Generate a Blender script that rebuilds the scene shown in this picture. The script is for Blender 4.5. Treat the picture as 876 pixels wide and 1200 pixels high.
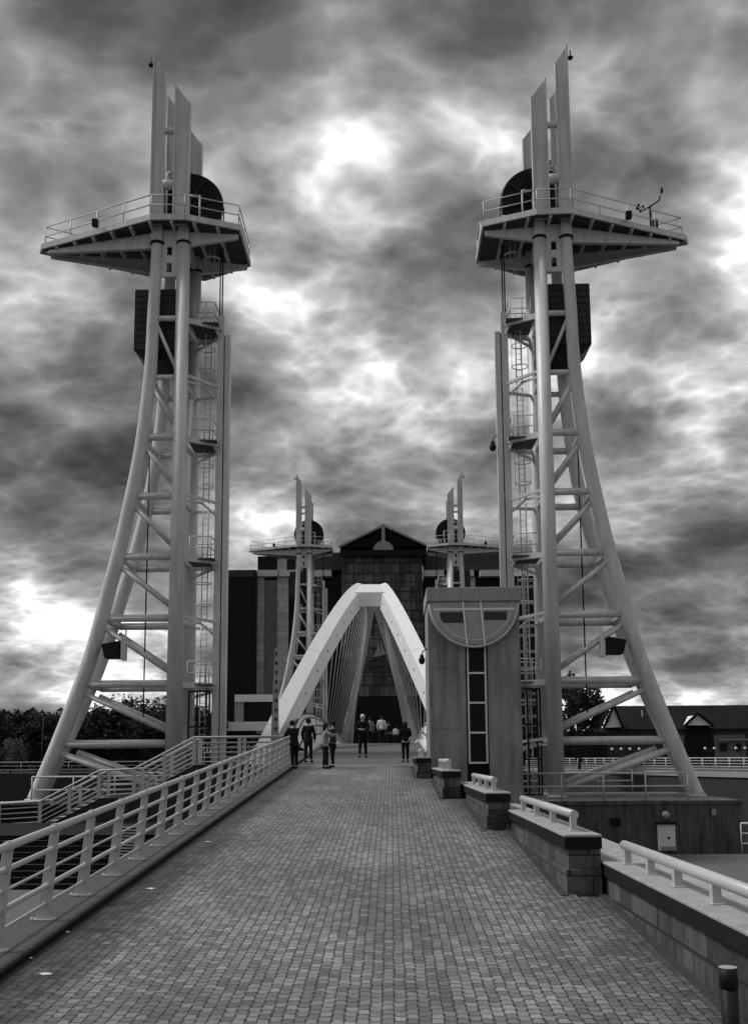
import bpy, bmesh, math, random
from mathutils import Vector, Matrix
random.seed(7)
R = math.radians
scene = bpy.context.scene
for o in list(bpy.data.objects): bpy.data.objects.remove(o, do_unlink=True)
col = scene.collection

# ------------------------------------------------------------------ camera
E = 2.66                                   # eye height above the foot of the ramp
F = 1240.0; W_, H_ = 876.0, 1200.0
PITCH = R(8.4); ROLL = R(-.4); YAW = math.atan(21.0/F); PCY = 732.0
def cam_rot(yaw): return Matrix.Rotation(yaw, 3, 'Z') @ Matrix.Rotation(R(90)+PITCH, 3, 'X') @ Matrix.Rotation(ROLL, 3, 'Z')
for _ in range(8):                         # bridge axis vanishes at column 459, row 888 of the photograph
    c_ = cam_rot(YAW).transposed() @ Vector((0, 1, 0))
    ex = 438+F*c_.x/-c_.z-459; YAW -= ex/F; PCY = 888+F*c_.y/-c_.z
cam_d = bpy.data.cameras.new('camera'); cam = bpy.data.objects.new('camera', cam_d); col.objects.link(cam)
cam_d.sensor_fit = 'VERTICAL'; cam_d.sensor_height = 36; cam_d.lens = F/H_*36
cam_d.shift_y = (PCY-600)/H_; cam_d.clip_end = 6000; cam_d.clip_start = .05
cam.location = (0, 0, E); cam.rotation_euler = cam_rot(YAW).to_euler()
scene.camera = cam
RM = cam.rotation_euler.to_matrix()
def ray(px, py): return RM @ Vector(((px-438)/F, -(py-PCY)/F, -1))
def at(px, py, Y):
    d = ray(px, py); return Vector((0, 0, E)) + d*(Y/d.y)
def atz(px, py, Z):
    d = ray(px, py); return Vector((0, 0, E)) + d*((Z-E)/d.z)

# ------------------------------------------------------------------ world
SUN_EL, SUN_AZ = R(54), R(-82)             # azimuth from +Y towards +X
world = bpy.data.worlds.new('World'); scene.world = world; world.use_nodes = True
nt = world.node_tree; nt.nodes.clear()
class G:
    """tiny node-graph helper"""
    def __init__(s, nt): s.nt = nt
    def n(s, t, **kw):
        nd = s.nt.nodes.new(t)
        for k, v in kw.items():
            if k.startswith('i_'):
                key = k[2:]; key = int(key) if key.isdigit() else key.replace('_', ' ')
                s.set(nd.inputs[key], v)
            else: setattr(nd, k, v)
        return nd
    def set(s, inp, v):
        if isinstance(v, bpy.types.NodeSocket): s.nt.links.new(v, inp)
        elif isinstance(v, bpy.types.Node): s.nt.links.new(v.outputs[0], inp)
        else: inp.default_value = v
    def m(s, op, a, b=0.0, c=0.0, clamp=False):
        nd = s.nt.nodes.new('ShaderNodeMath'); nd.operation = op; nd.use_clamp = clamp
        for i, v in enumerate((a, b, c)): s.set(nd.inputs[i], v)
        return nd.outputs[0]
    def v(s, op, a, b=(0, 0, 0)):
        nd = s.nt.nodes.new('ShaderNodeVectorMath'); nd.operation = op
        s.set(nd.inputs[0], a); s.set(nd.inputs[1], b)
        return nd.outputs[1] if op in ('DOT_PRODUCT', 'LENGTH', 'DISTANCE') else nd.outputs[0]
    def noise(s, vec, scale, detail=4, rough=.55, dist=0.0, out=0):
        nd = s.n('ShaderNodeTexNoise'); s.set(nd.inputs['Vector'], vec)
        nd.inputs['Scale'].default_value = scale; nd.inputs['Detail'].default_value = detail
        nd.inputs['Roughness'].default_value = rough; nd.inputs['Distortion'].default_value = dist
        return nd.outputs[out]
    def mix(s, f, a, b):
        return s.m('ADD', s.m('MULTIPLY', a, s.m('SUBTRACT', 1.0, f)), s.m('MULTIPLY', b, f))
    def ramp(s, fac, stops):
        nd = s.n('ShaderNodeValToRGB'); s.set(nd.inputs[0], fac); e = nd.color_ramp.elements
        while len(e) < len(stops): e.new(.5)
        for el, (p, c) in zip(e, stops): el.position = p; el.color = (c, c, c, 1)
        return nd.outputs[0]
    def maprange(s, v, a, b, c=0.0, d=1.0):
        nd = s.n('ShaderNodeMapRange'); s.set(nd.inputs[0], v)
        for i, x in zip((1, 2, 3, 4), (a, b, c, d)): nd.inputs[i].default_value = x
        return nd.outputs[0]
g = G(nt)
tc = g.n('ShaderNodeTexCoord')
gen = tc.outputs['Generated']
sep = g.n('ShaderNodeSeparateXYZ'); g.set(sep.inputs[0], gen)
zc = g.m('ADD', g.m('MAXIMUM', sep.outputs[2], 0.0), 0.36)
pu = g.m('DIVIDE', sep.outputs[0], zc); pv = g.m('DIVIDE', sep.outputs[1], zc)
comb = g.n('ShaderNodeCombineXYZ'); g.set(comb.inputs[0], pu); g.set(comb.inputs[1], g.m('MULTIPLY', pv, 1.15)); comb.inputs[2].default_value = 5.3
P = comb.outputs[0]
wn0 = g.n('ShaderNodeTexNoise'); g.set(wn0.inputs['Vector'], P); wn0.inputs['Scale'].default_value = 2.6; wn0.inputs['Detail'].default_value = 5; wn0.inputs['Roughness'].default_value = .55
P = g.v('ADD', P, g.v('MULTIPLY', g.v('SUBTRACT', wn0.outputs['Color'], (.5, .5, .5)), (.14, .14, .14)))
def puff(vec, sc, det, r=.5):
    nd = g.n('ShaderNodeTexVoronoi', feature='F1'); g.set(nd.inputs['Vector'], vec)
    nd.inputs['Scale'].default_value = sc; nd.inputs['Detail'].default_value = det; nd.inputs['Roughness'].default_value = r; nd.inputs['Lacunarity'].default_value = 2.2
    return nd.outputs['Distance']
def dens(vec):
    a_ = g.noise(vec, 1.3, 2, .5); b_ = g.noise(vec, 3.0, 7, .53); c_ = puff(vec, 4.6, 3.0, .55)
    return g.m('ADD', g.m('MULTIPLY', a_, 1.0), g.m('SUBTRACT', g.m('MULTIPLY', b_, .85), g.m('MULTIPLY', c_, .40)))
d0 = dens(P); d1 = dens(g.v('ADD', P, (.035, .075, 0)))
relief = g.m('SUBTRACT', d0, d1)
blobs = 0.0
for (bx_, by_, rad_, amt_) in ((20, 700, 80, -.17), (110, 780, 100, -.12), (345, 520, 85, -.10), (325, 355, 45, -.07), (440, 410, 60, -.06), (690, 110, 60, -.12), (300, 210, 60, .05), (15, 130, 45, -.04), (515, 15, 35, -.02), (500, 40, 60, .05), (330, 290, 45, .05),
          (430, 235, 50, -.06), (600, 180, 50, -.06), (820, 780, 80, -.07), (560, 330, 80, .07), (820, 400, 100, .09), (480, 150, 80, .04), (620, 480, 60, -.05),
          (90, 250, 110, .05), (110, 560, 100, .08), (280, 90, 90, .07), (760, 680, 120, .07), (840, 130, 80, -.03), (700, 60, 50, -.04), (180, 330, 80, .03)):
    d_ = ray(bx_, by_).normalized(); r_ = rad_/F
    dist = g.v('DISTANCE', g.v('NORMALIZE', gen), tuple(d_))
    k = g.m('EXPONENT', g.m('MULTIPLY', g.m('POWER', g.m('DIVIDE', dist, r_), 2.0), -1.0))
    blobs = g.m('ADD', blobs, g.m('MULTIPLY', k, amt_))
tot = g.m('SUBTRACT', g.m('ADD', d0, blobs), g.maprange(sep.outputs[2], .0, .15, .07, 0.0))
base_ = g.ramp(tot, [(.33, .98), (.39, .60), (.45, .36), (.53, .22), (.64, .13), (.82, .07)])
lit = g.m('MINIMUM', g.m('EXPONENT', g.m('MULTIPLY', relief, 4.2)), 2.1)
cl = g.m('MULTIPLY', g.m('MINIMUM', g.m('MULTIPLY', base_, lit), 1.0), g.maprange(sep.outputs[2], -.02, 0.0, .25, 1.0))
sky = g.n('ShaderNodeTexSky', sky_type='NISHITA'); sky.sun_disc = False
sky.sun_elevation = SUN_EL; sky.sun_rotation = SUN_AZ; sky.air_density = 1.0; sky.dust_density = 4.0
bw = g.n('ShaderNodeRGBToBW'); g.set(bw.inputs[0], sky.outputs[0])
skyv = g.m('ADD', g.m('MULTIPLY', g.m('MINIMUM', bw.outputs[0], 8.0), .25), 7.0)
val = g.m('MULTIPLY', cl, skyv)
rgb = g.n('ShaderNodeCombineColor')
for i in range(3): g.set(rgb.inputs[i], val)
bg = g.n('ShaderNodeBackground'); g.set(bg.inputs[0], rgb.outputs[0]); bg.inputs[1].default_value = .085
wo = g.n('ShaderNodeOutputWorld'); nt.links.new(bg.outputs[0], wo.inputs[0])

sd = bpy.data.lights.new('sun', 'SUN'); sd.energy = 1.5; sd.angle = R(14); sd.color = (1, .99, .975)
sun = bpy.data.objects.new('sun', sd); col.objects.link(sun)
sdir = Vector((math.sin(SUN_AZ)*math.cos(SUN_EL), math.cos(SUN_AZ)*math.cos(SUN_EL), math.sin(SUN_EL)))
sun.rotation_euler = sdir.to_track_quat('Z', 'Y').to_euler(); sun.location = (0, 0, 80)
vs = scene.view_settings; vs.view_transform = 'Standard'; vs.look = 'None'; vs.exposure = 0.8; vs.gamma = 1
vs.use_curve_mapping = False

# ------------------------------------------------------------------ materials
M = {}
def mat(name, base, rough=.6, metal=0.0, var=.15, nscale=2.0, streak=0.0, bump=0.0, bscale=30, spec=.5, emit=0, fine_=0.0):
    m = bpy.data.materials.new(name); m.use_nodes = True; nt = m.node_tree
    b = nt.nodes['Principled BSDF']; q = G(nt)
    geo = q.n('ShaderNodeNewGeometry'); pos = geo.outputs['Position']
    fac = q.noise(pos, nscale, 6, .6)
    v = q.m('MULTIPLY', base, q.m('ADD', 1-var, q.m('MULTIPLY', fac, 2*var)))
    if streak:
        sv = q.v('MULTIPLY', pos, (1, 1, .12)); s_ = q.noise(sv, 3.2, 5, .65)
        s2 = q.maprange(s_, .42, .66, 1.0, 1.0-streak); v = q.m('MULTIPLY', v, s2)
    if fine_:
        v = q.m('MULTIPLY', v, q.m('ADD', 1-fine_, q.m('MULTIPLY', q.noise(pos, bscale, 3, .6), 2*fine_)))
    c = q.n('ShaderNodeCombineColor')
    for i in range(3): q.set(c.inputs[i], v)
    q.set(b.inputs['Base Color'], c.outputs[0])
    q.set(b.inputs['Roughness'], q.m('ADD', rough-.08, q.m('MULTIPLY', q.noise(pos, nscale*3, 3), .16)))
    b.inputs['Metallic'].default_value = metal; b.inputs['Specular IOR Level'].default_value = spec
    if base < .06 and spec == .5: b.inputs['Specular IOR Level'].default_value = .12
    if bump:
        bn = q.n('ShaderNodeBump'); bn.inputs['Strength'].default_value = bump; bn.inputs['Distance'].default_value = .02
        q.set(bn.inputs['Height'], q.noise(pos, bscale, 5, .6)); q.set(b.inputs['Normal'], bn.outputs[0])
    if emit:
        b.inputs['Emission Color'].default_value = (1, 1, 1, 1); b.inputs['Emission Strength'].default_value = emit
    M[name] = m; return m
mat('tower_paint', .60, .45, var=.10, nscale=.8, streak=.22, fine_=.06, bscale=12)
mat('arch_paint', .72, .45, var=.05, nscale=.7, streak=.06)
mat('arch_side', .50, .5, var=.08, nscale=.7)
mat('rail_paint', .44, .4, var=.10, nscale=4, fine_=.08, bscale=40)
mat('hanger_steel', .30, .5, var=.1)
mat('white_paint', .75, .45, var=.08)
mat('grating', .06, .7, var=.3)
mat('dark_steel', .014, .5, var=.3, nscale=3)
mat('weight_steel', .05, .6, var=.35, nscale=2, streak=.3)
mat('concrete', .10, .85, var=.45, nscale=.8, streak=.75, bump=.4, bscale=9, fine_=.12)
mat('shaft_concrete', .26, .8, var=.35, nscale=1.3, streak=.5, bump=.2, bscale=12, fine_=.08)
mat('cap_stone', .30, .8, var=.45, nscale=3, bump=.3, bscale=25, fine_=.2)
mat('kerb_stone', .06, .85, var=.45, nscale=3.5, bump=.4, bscale=30, fine_=.25)
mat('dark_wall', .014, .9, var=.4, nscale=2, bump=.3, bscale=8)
mat('asphalt_deck', .085, .75, var=.18, nscale=2.5, bump=.2, bscale=60, fine_=.15)
mat('drain_strip', .05, .85, var=.5, nscale=5, fine_=.3)
mat('plaza_stone', .09, .8, var=.25, nscale=1.5, fine_=.15)
mat('water_surface', .012, .12, var=.1, nscale=.3, bump=.5, bscale=1.6)
mat('earth', .04, .95, var=.4, nscale=.2)
mat('glass_dark', .008, .25, var=.4, nscale=1.2, spec=.15)
mat('glass_grey', .30, .12, var=.25, nscale=1.5, spec=.8)
mat('glass_facade', .05, .3, var=.55, nscale=.35, spec=.5)
mat('glass_ripple', .09, .25, var=.9, nscale=.6, spec=.5)
mat('stone_pier', .30, .8, var=.2, nscale=.7, streak=.15)
mat('dark_cladding', .010, .6, var=.3, nscale=.5)
mat('roof_dark', .009, .9, var=.3, nscale=1)
mat('light_render', .75, .7, var=.12, nscale=.4)
mat('brick_far', .05, .9, var=.3, nscale=1.2)
mat('foliage', .035, .8, var=.6, nscale=1.1)
mat('foliage_light', .09, .8, var=.6, nscale=1.1)
mat('bark', .05, .9, var=.3, nscale=4)
mat('skin', .32, .6, var=.05)
mat('cloth_black', .012, .9, var=.3, nscale=9)
mat('cloth_dark', .035, .9, var=.3, nscale=9)
mat('cloth_grey', .22, .9, var=.2, nscale=9)
mat('cloth_white', .72, .9, var=.1, nscale=9)
mat('hair', .01, .6, var=.2)
mat('hair_white', .6, .7, var=.2)
mat('lamp_globe', .6, .3, var=.02)
mat('litter', .75, .6, var=.1)
mat('brushed_steel', .22, .3, metal=.9, var=.15, nscale=6)

def paver_mat():
    m = bpy.data.materials.new('block_paving'); m.use_nodes = True; nt = m.node_tree
    b = nt.nodes['Principled BSDF']; q = G(nt)
    geo = q.n('ShaderNodeNewGeometry'); pos = geo.outputs['Position']
    wob = q.v('MULTIPLY', q.v('SUBTRACT', q.noise(pos, 2.3, 2, .5, out=1), (.5, .5, .5)), (.035, .035, 0))
    sp = q.n('ShaderNodeSeparateXYZ'); q.set(sp.inputs[0], q.v('ADD', pos, wob))
    U = .103; VL = .136
    y = q.m('DIVIDE', sp.outputs[1], VL)
    zig = q.m('MULTIPLY', q.m('SUBTRACT', q.noise(pos, 6.0, 3, .7), .5), .34)
    x = q.m('ADD', q.m('DIVIDE', sp.outputs[0], U), zig)
    i = q.m('FLOOR', x)
    y = q.m('ADD', y, q.m('MULTIPLY', q.m('FLOORED_MODULO', i, 2.0), .5))
    j = q.m('FLOOR', y); fx = q.m('SUBTRACT', x, i); fy = q.m('SUBTRACT', y, j)
    du = q.m('MULTIPLY', q.m('MINIMUM', fx, q.m('SUBTRACT', 1.0, fx)), .62)
    du = q.m('ADD', du, q.m('MULTIPLY', q.m('GREATER_THAN', q.m('FLOORED_MODULO', q.m('MULTIPLY', sp.outputs[1], 1/VL), 1.0), .52), .035))
    dv = q.m('MULTIPLY', q.m('MINIMUM', fy, q.m('SUBTRACT', 1.0, fy)), 1.0)
    jn = q.noise(pos, 11, 3, .65)
    ed = q.m('MINIMUM', du, dv)
    jw = q.m('ADD', -.03, q.m('MULTIPLY', jn, .22))
    joint = q.m('MULTIPLY', q.m('SUBTRACT', 1.0, q.m('DIVIDE', ed, jw)), 1.8, clamp=True)
    idx = i; idy = j
    cb = q.n('ShaderNodeCombineXYZ'); q.set(cb.inputs[0], idx); q.set(cb.inputs[1], idy)
    wn = q.n('ShaderNodeTexWhiteNoise'); wn.noise_dimensions = '2D'; q.set(wn.inputs['Vector'], cb.outputs[0])
    r = wn.outputs['Value']
    base = q.m('ADD', .10, q.m('MULTIPLY', q.m('POWER', r, 1.3), .12))
    pat = q.maprange(q.noise(pos, .55, 5, .6), .3, .7, .74, 1.22)
    pat2 = q.maprange(q.noise(pos, 14, 5, .7), .2, .8, .72, 1.25)
    base = q.m('MULTIPLY', q.m('MULTIPLY', base, pat), pat2)
    # grime gathers in the gutter by the left kerb
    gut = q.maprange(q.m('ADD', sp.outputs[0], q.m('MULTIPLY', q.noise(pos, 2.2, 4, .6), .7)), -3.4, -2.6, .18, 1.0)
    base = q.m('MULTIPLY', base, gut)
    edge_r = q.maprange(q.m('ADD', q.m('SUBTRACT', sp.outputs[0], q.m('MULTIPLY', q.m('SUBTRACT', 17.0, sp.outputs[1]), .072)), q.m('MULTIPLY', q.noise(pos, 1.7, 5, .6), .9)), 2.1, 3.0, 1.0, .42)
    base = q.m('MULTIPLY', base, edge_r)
    spots = q.maprange(q.noise(pos, 5.5, 2, .4), .70, .76, 1.0, .45); base = q.m('MULTIPLY', base, spots)
    worn = q.maprange(q.noise(q.v('MULTIPLY', pos, (1, .22, 1)), .9, 4, .6), .35, .7, .82, 1.25); base = q.m('MULTIPLY', base, worn)
    base = q.mix(q.m('MULTIPLY', joint, .92), base, .008)
    c = q.n('ShaderNodeCombineColor')
    for t in range(3): q.set(c.inputs[t], base)
    q.set(b.inputs['Base Color'], c.outputs[0]); b.inputs['Roughness'].default_value = .72
    bn = q.n('ShaderNodeBump'); bn.inputs['Strength'].default_value = .7; bn.inputs['Distance'].default_value = .006
    hgt = q.m('ADD', q.m('SUBTRACT', 1.0, joint), q.m('ADD', q.m('MULTIPLY', r, .35), q.m('MULTIPLY', q.noise(pos, 60, 3), .3)))
    q.set(bn.inputs['Height'], hgt); q.set(b.inputs['Normal'], bn.outputs[0])
    M['paving'] = m
paver_mat()

def block_mat(name, base, bw_, bh, zoff=0.0, joint_col=.012, var=.5, streak=.5, jw=.02, lightjoint=False):
    """coursed blocks on vertical faces (x+y along, z up)"""
    m = bpy.data.materials.new(name); m.use_nodes = True; nt = m.node_tree
    b = nt.nodes['Principled BSDF']; q = G(nt)
    geo = q.n('ShaderNodeNewGeometry'); pos = geo.outputs['Position']
    sp = q.n('ShaderNodeSeparateXYZ'); q.set(sp.inputs[0], pos)
    x = q.m('DIVIDE', q.m('ADD', sp.outputs[0], sp.outputs[1]), bw_); z = q.m('DIVIDE', q.m('ADD', sp.outputs[2], zoff), bh)
    j = q.m('FLOOR', z); x = q.m('ADD', x, q.m('MULTIPLY', q.m('FLOORED_MODULO', j, 2.0), .5)); i = q.m('FLOOR', x)
    fx = q.m('MULTIPLY', q.m('SUBTRACT', x, i), bw_); fz = q.m('MULTIPLY', q.m('SUBTRACT', z, j), bh)
    ed = q.m('MINIMUM', q.m('MINIMUM', fx, q.m('SUBTRACT', bw_, fx)), q.m('MINIMUM', fz, q.m('SUBTRACT', bh, fz)))
    joint = q.m('LESS_THAN', ed, jw*.5)
    cb = q.n('ShaderNodeCombineXYZ'); q.set(cb.inputs[0], i); q.set(cb.inputs[1], j)
    wn = q.n('ShaderNodeTexWhiteNoise'); wn.noise_dimensions = '2D'; q.set(wn.inputs['Vector'], cb.outputs[0])
    v = q.m('MULTIPLY', base, q.m('ADD', 1-var/2, q.m('MULTIPLY', wn.outputs['Value'], var)))
    st = q.maprange(q.noise(q.v('MULTIPLY', pos, (1, 1, .15)), 4, 5, .65), .4, .65, 1.0, 1.0-streak)
    v = q.m('MULTIPLY', q.m('MULTIPLY', v, st), q.maprange(q.noise(pos, 9, 5, .65), .25, .75, .7, 1.3))
    v = q.mix(joint, v, joint_col)
    c = q.n('ShaderNodeCombineColor')
    for t in range(3): q.set(c.inputs[t], v)
    q.set(b.inputs['Base Color'], c.outputs[0]); b.inputs['Roughness'].default_value = .85
    bn = q.n('ShaderNodeBump'); bn.inputs['Strength'].default_value = .5; bn.inputs['Distance'].default_value = .01
    q.set(bn.inputs['Height'], q.m('SUBTRACT', q.noise(pos, 14, 5, .6), joint)); q.set(b.inputs['Normal'], bn.outputs[0])
    M[name] = m
block_mat('wall_block', .085, .62, .27, zoff=-(E-1.86)+.27*20, var=.9, streak=.7)
block_mat('brick_dark', .035, .22, .075, joint_col=.012, jw=.012)
block_mat('pier_block', .42, 1.6, 1.1, joint_col=.12, var=.3, streak=.25, jw=.06)
block_mat('facade_tile', .11, 1.85, 2.2, joint_col=.012, var=1.2, streak=.3, jw=.12)
block_mat('brick_warehouse', .16, .9, .3, joint_col=.12, var=.4, streak=.3, jw=.03)

# ------------------------------------------------------------------ mesh helpers
class MB:
    def __init__(s): s.v = []; s.f = []; s.sm = []
    def add(s, vs, fs, smooth=False):
        o = len(s.v); s.v += [tuple(v) for v in vs]; s.f += [tuple(o+i for i in f) for f in fs]; s.sm += [smooth]*len(fs)
        return s
    def box(s, x0, x1, y0, y1, z0, z1):
        x0, x1 = sorted((x0, x1)); y0, y1 = sorted((y0, y1)); z0, z1 = sorted((z0, z1))
        vs = [(x, y, z) for z in (z0, z1) for y in (y0, y1) for x in (x0, x1)]
        return s.add(vs, [(0, 2, 3, 1), (4, 5, 7, 6), (0, 1, 5, 4), (2, 6, 7, 3), (0, 4, 6, 2), (1, 3, 7, 5)])
    def sweep(s, pts, rad, n=12, caps=True, up=None):
        """round tube through points; rad a number or list"""
        pts = [Vector(p) for p in pts]; m = len(pts)
        rad = rad if isinstance(rad, (list, tuple)) else [rad]*m
        o = len(s.v); prev = None
        for i, p in enumerate(pts):
            t = (pts[min(i+1, m-1)]-pts[max(i-1, 0)]).normalized()
            if prev is None:
                a = Vector((0, 1, 0)) if abs(t.y) < .9 else Vector((1, 0, 0))
                x = t.cross(a).normalized()
            else: x = (prev-t*prev.dot(t)).normalized()
            prev = x; y = t.cross(x)
            for k in range(n):
                a = 2*math.pi*k/n; s.v.append(tuple(p+(x*math.cos(a)+y*math.sin(a))*rad[i]))
        for i in range(m-1):
            for k in range(n):
                k2 = (k+1) % n
                s.f.append((o+i*n+k, o+i*n+k2, o+(i+1)*n+k2, o+(i+1)*n+k)); s.sm.append(True)
        if caps:
            s.f.append(tuple(o+k for k in reversed(range(n)))); s.sm.append(False)
            s.f.append(tuple(o+(m-1)*n+k for k in range(n))); s.sm.append(False)
        return s
    def tube(s, a, b, r, r2=None, n=10): return s.sweep([a, b], [r, r if r2 is None else r2], n)
    def bar(s, a, b, w, h, side=None):
        """square bar from a to b, w along side vector, h along the other"""
        a = Vector(a); b = Vector(b); t = (b-a).normalized()
        sd = Vector(side) if side else (t.cross(Vector((0, 0, 1))) if abs(t.z) < .98 else Vector((1, 0, 0)))
        sd = (sd-t*sd.dot(t)).normalized(); u = sd.cross(t).normalized()
        vs = []
        for p in (a, b):
            for i, j in ((-1, -1), (1, -1), (1, 1), (-1, 1)): vs.append(p+sd*i*w/2+u*j*h/2)
        return s.add(vs, [(0, 3, 2, 1), (4, 5, 6, 7), (0, 1, 5, 4), (1, 2, 6, 5), (2, 3, 7, 6), (3, 0, 4, 7)])
    def prism(s, poly, axis, c0, c1):
        """2D polygon extruded along axis ('x','y','z') between c0 and c1"""
        n = len(poly)
        def mk(p, c): return {'x': (c, p[0], p[1]), 'y': (p[0], c, p[1]), 'z': (p[0], p[1], c)}[axis]
        vs = [mk(p, c0) for p in poly]+[mk(p, c1) for p in poly]
        fs = [tuple(range(n)), tuple(reversed(range(n, 2*n)))]+[(i, i+n, (i+1) % n+n, (i+1) % n) for i in range(n)]
        return s.add(vs, fs)
    def sphere(s, c, r, n=12, m=8, sc=(1, 1, 1)):
        c = Vector(c); o = len(s.v)
        for i in range(1, m):
            a = math.pi*i/m
            for k in range(n):
                b = 2*math.pi*k/n
                s.v.append((c.x+r*sc[0]*math.sin(a)*math.cos(b), c.y+r*sc[1]*math.sin(a)*math.sin(b), c.z+r*sc[2]*math.cos(a)))
        s.v.append((c.x, c.y, c.z+r*sc[2])); s.v.append((c.x, c.y, c.z-r*sc[2])); T = o+(m-1)*n; B = T+1
        for i in range(m-2):
            for k in range(n):
                k2 = (k+1) % n; s.f.append((o+i*n+k, o+(i+1)*n+k, o+(i+1)*n+k2, o+i*n+k2)); s.sm.append(True)
        for k in range(n):
            k2 = (k+1) % n
            s.f.append((T, o+k, o+k2)); s.f.append((B, o+(m-2)*n+k2, o+(m-2)*n+k)); s.sm += [True, True]
        return s
    def ring(s, c, r, t, n=20, axis='z', arc=(0, 2*math.pi), m=6):
        c = Vector(c); pts = []
        cnt = n+1
        for i in range(cnt):
            a = arc[0]+(arc[1]-arc[0])*i/n
            d = {'z': Vector((math.cos(a), math.sin(a), 0)), 'y': Vector((math.cos(a), 0, math.sin(a))), 'x': Vector((0, math.cos(a), math.sin(a)))}[axis]
            pts.append(c+d*r)
        return s.sweep(pts, t, m)
    def build(s, name, material, parent=None, bevel=0.0, label=None):
        me = bpy.data.meshes.new(name); org = Vector((0, 0, 0))
        if parent is not None: org = wpos(parent)
        elif s.v:
            xs = [v[0] for v in s.v]; ys = [v[1] for v in s.v]; zs = [v[2] for v in s.v]
            org = Vector(((min(xs)+max(xs))/2, (min(ys)+max(ys))/2, min(zs)))
        me.from_pydata([tuple(Vector(v)-org) for v in s.v], [], s.f)
        me.polygons.foreach_set('use_smooth', s.sm); me.materials.append(M[material] if isinstance(material, str) else material)
        bm = bmesh.new(); bm.from_mesh(me); bmesh.ops.recalc_face_normals(bm, faces=bm.faces); bm.to_mesh(me); bm.free()
        me.update()
        o = bpy.data.objects.new(name, me); col.objects.link(o)
        if parent is not None: o.parent = parent
        else: o.location = org
        if bevel:
            md = o.modifiers.new('bevel', 'BEVEL'); md.width = bevel; md.segments = 2; md.limit_method = 'ANGLE'
        if label: o['label'] = label
        return o
def wpos(o):
    p = Vector((0, 0, 0))
    while o is not None: p += o.location; o = o.parent
    return p
def tag(o, label=None, cat=None, group=None, kind=None):
    if label: o['label'] = label
    if cat: o['category'] = cat
    if group: o['group'] = group
    if kind: o['kind'] = kind
    return o
def thing(name, loc, label, cat, group=None):
    o = bpy.data.objects.new(name, None); col.objects.link(o); o.location = loc; o.empty_display_size = .3
    return tag(o, label, cat, group)
def kids(o): return [c for c in bpy.data.objects if c.parent == o]
def copy_tree(o, parent=None):
    c = o.copy(); col.objects.link(c)
    if parent is not None: c.parent = parent
    for ch in kids(o): copy_tree(ch, c)
    return c
AX = -1.43                                   # bridge axis

# ------------------------------------------------------------------ ground, water, banks
tag(MB().box(-2500, 2500, -400, 5000, -9, -8).build('ground', 'earth'), kind='structure')
tag(MB().box(-900, 900, 44, 136, -6, -4.2).build('water', 'water_surface'), kind='structure')
PZ = E-3.9                                   # lower plaza level
tag(MB().box(-90, AX-2.9, -30, 46, -7, PZ).box(AX-2.9, 90, -30, 43.6, -7, PZ-.004).build('plaza', 'plaza_stone'), kind='structure')
BZ = 1.3                                     # far bank level
tag(MB().box(-1500, 13, 112, 2600, -7, BZ).build('far_bank', 'earth'), kind='structure')
tag(MB().prism([(13, 128), (16, 128), (28.6, 84), (34, 62), (260, 62), (260, 2600), (13, 2600)], 'z', -7, BZ-.01).build('right_quay', 'brick_dark'), kind='structure')
# ramp and smooth deck
S = .0565
def gz(Y): return S*Y
YB = 41.6                                    # block paving ends, deck starts
STEPX = [(8.2, 2.95), (14.5, 2.95), (14.5, 2.45), (21.5, 2.45), (21.5, 2.0), (28.05, 2.0), (28.05, 1.45), (34.9, 1.45), (34.9, .95), (YB, .95)]
poly = [(-3.76, -6), (3.4, -6), (3.4, 8.2)]+[(x, y) for y, x in STEPX]+[(-3.76, YB)]
mb = MB(); n = len(poly)
mb.add([(x, y, gz(y)) for x, y in poly]+[(x, y, gz(y)-.3) for x, y in poly], [tuple(range(n)), tuple(range(2*n-1, n-1, -1))])
# subdivide as strips: simple polygon is planar, so one face is enough
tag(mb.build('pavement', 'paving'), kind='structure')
tag(MB().prism([(-6, gz(-6)-.305), (YB, gz(YB)-.305), (49.6, gz(49.6)-.35), (49.6, -6.9), (-6, -6.9)], 'x', -4.32, .9).build('ramp_base', 'brick_dark'), kind='structure')
# kerb strip, with stones
tag(MB().prism([(-6, gz(-6)+.1), (49.5, gz(49.5)+.1), (49.5, gz(49.5)-.3), (-6, gz(-6)-.3)], 'x', -4.34, -3.75).build('kerb', 'kerb_stone'), kind='structure')
tag(MB().prism([(-6, gz(-6)+.002), (49.5, gz(49.5)+.002), (49.5, gz(49.5)+.062), (-6, gz(-6)+.062)], 'x', -3.75, -3.745).build('kerb_edge', 'dark_wall'), kind='structure')
# deck of the fixed approach
tag(MB().prism([(YB+.25, gz(YB+.25)+.01), (50.3, gz(50.3)+.01), (50.3, gz(50.3)-.3), (YB+.25, gz(YB+.25)-.3)], 'x', -3.75, 1.7).build('approach_deck', 'asphalt_deck'), kind='structure')
tag(MB().prism([(YB, gz(YB)+.02), (YB+.25, gz(YB+.25)+.02), (YB+.25, gz(YB+.25)-.3), (YB, gz(YB)-.3)], 'x', -3.75, 1.4).build('threshold_strip', 'cap_stone'), kind='structure')

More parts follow.
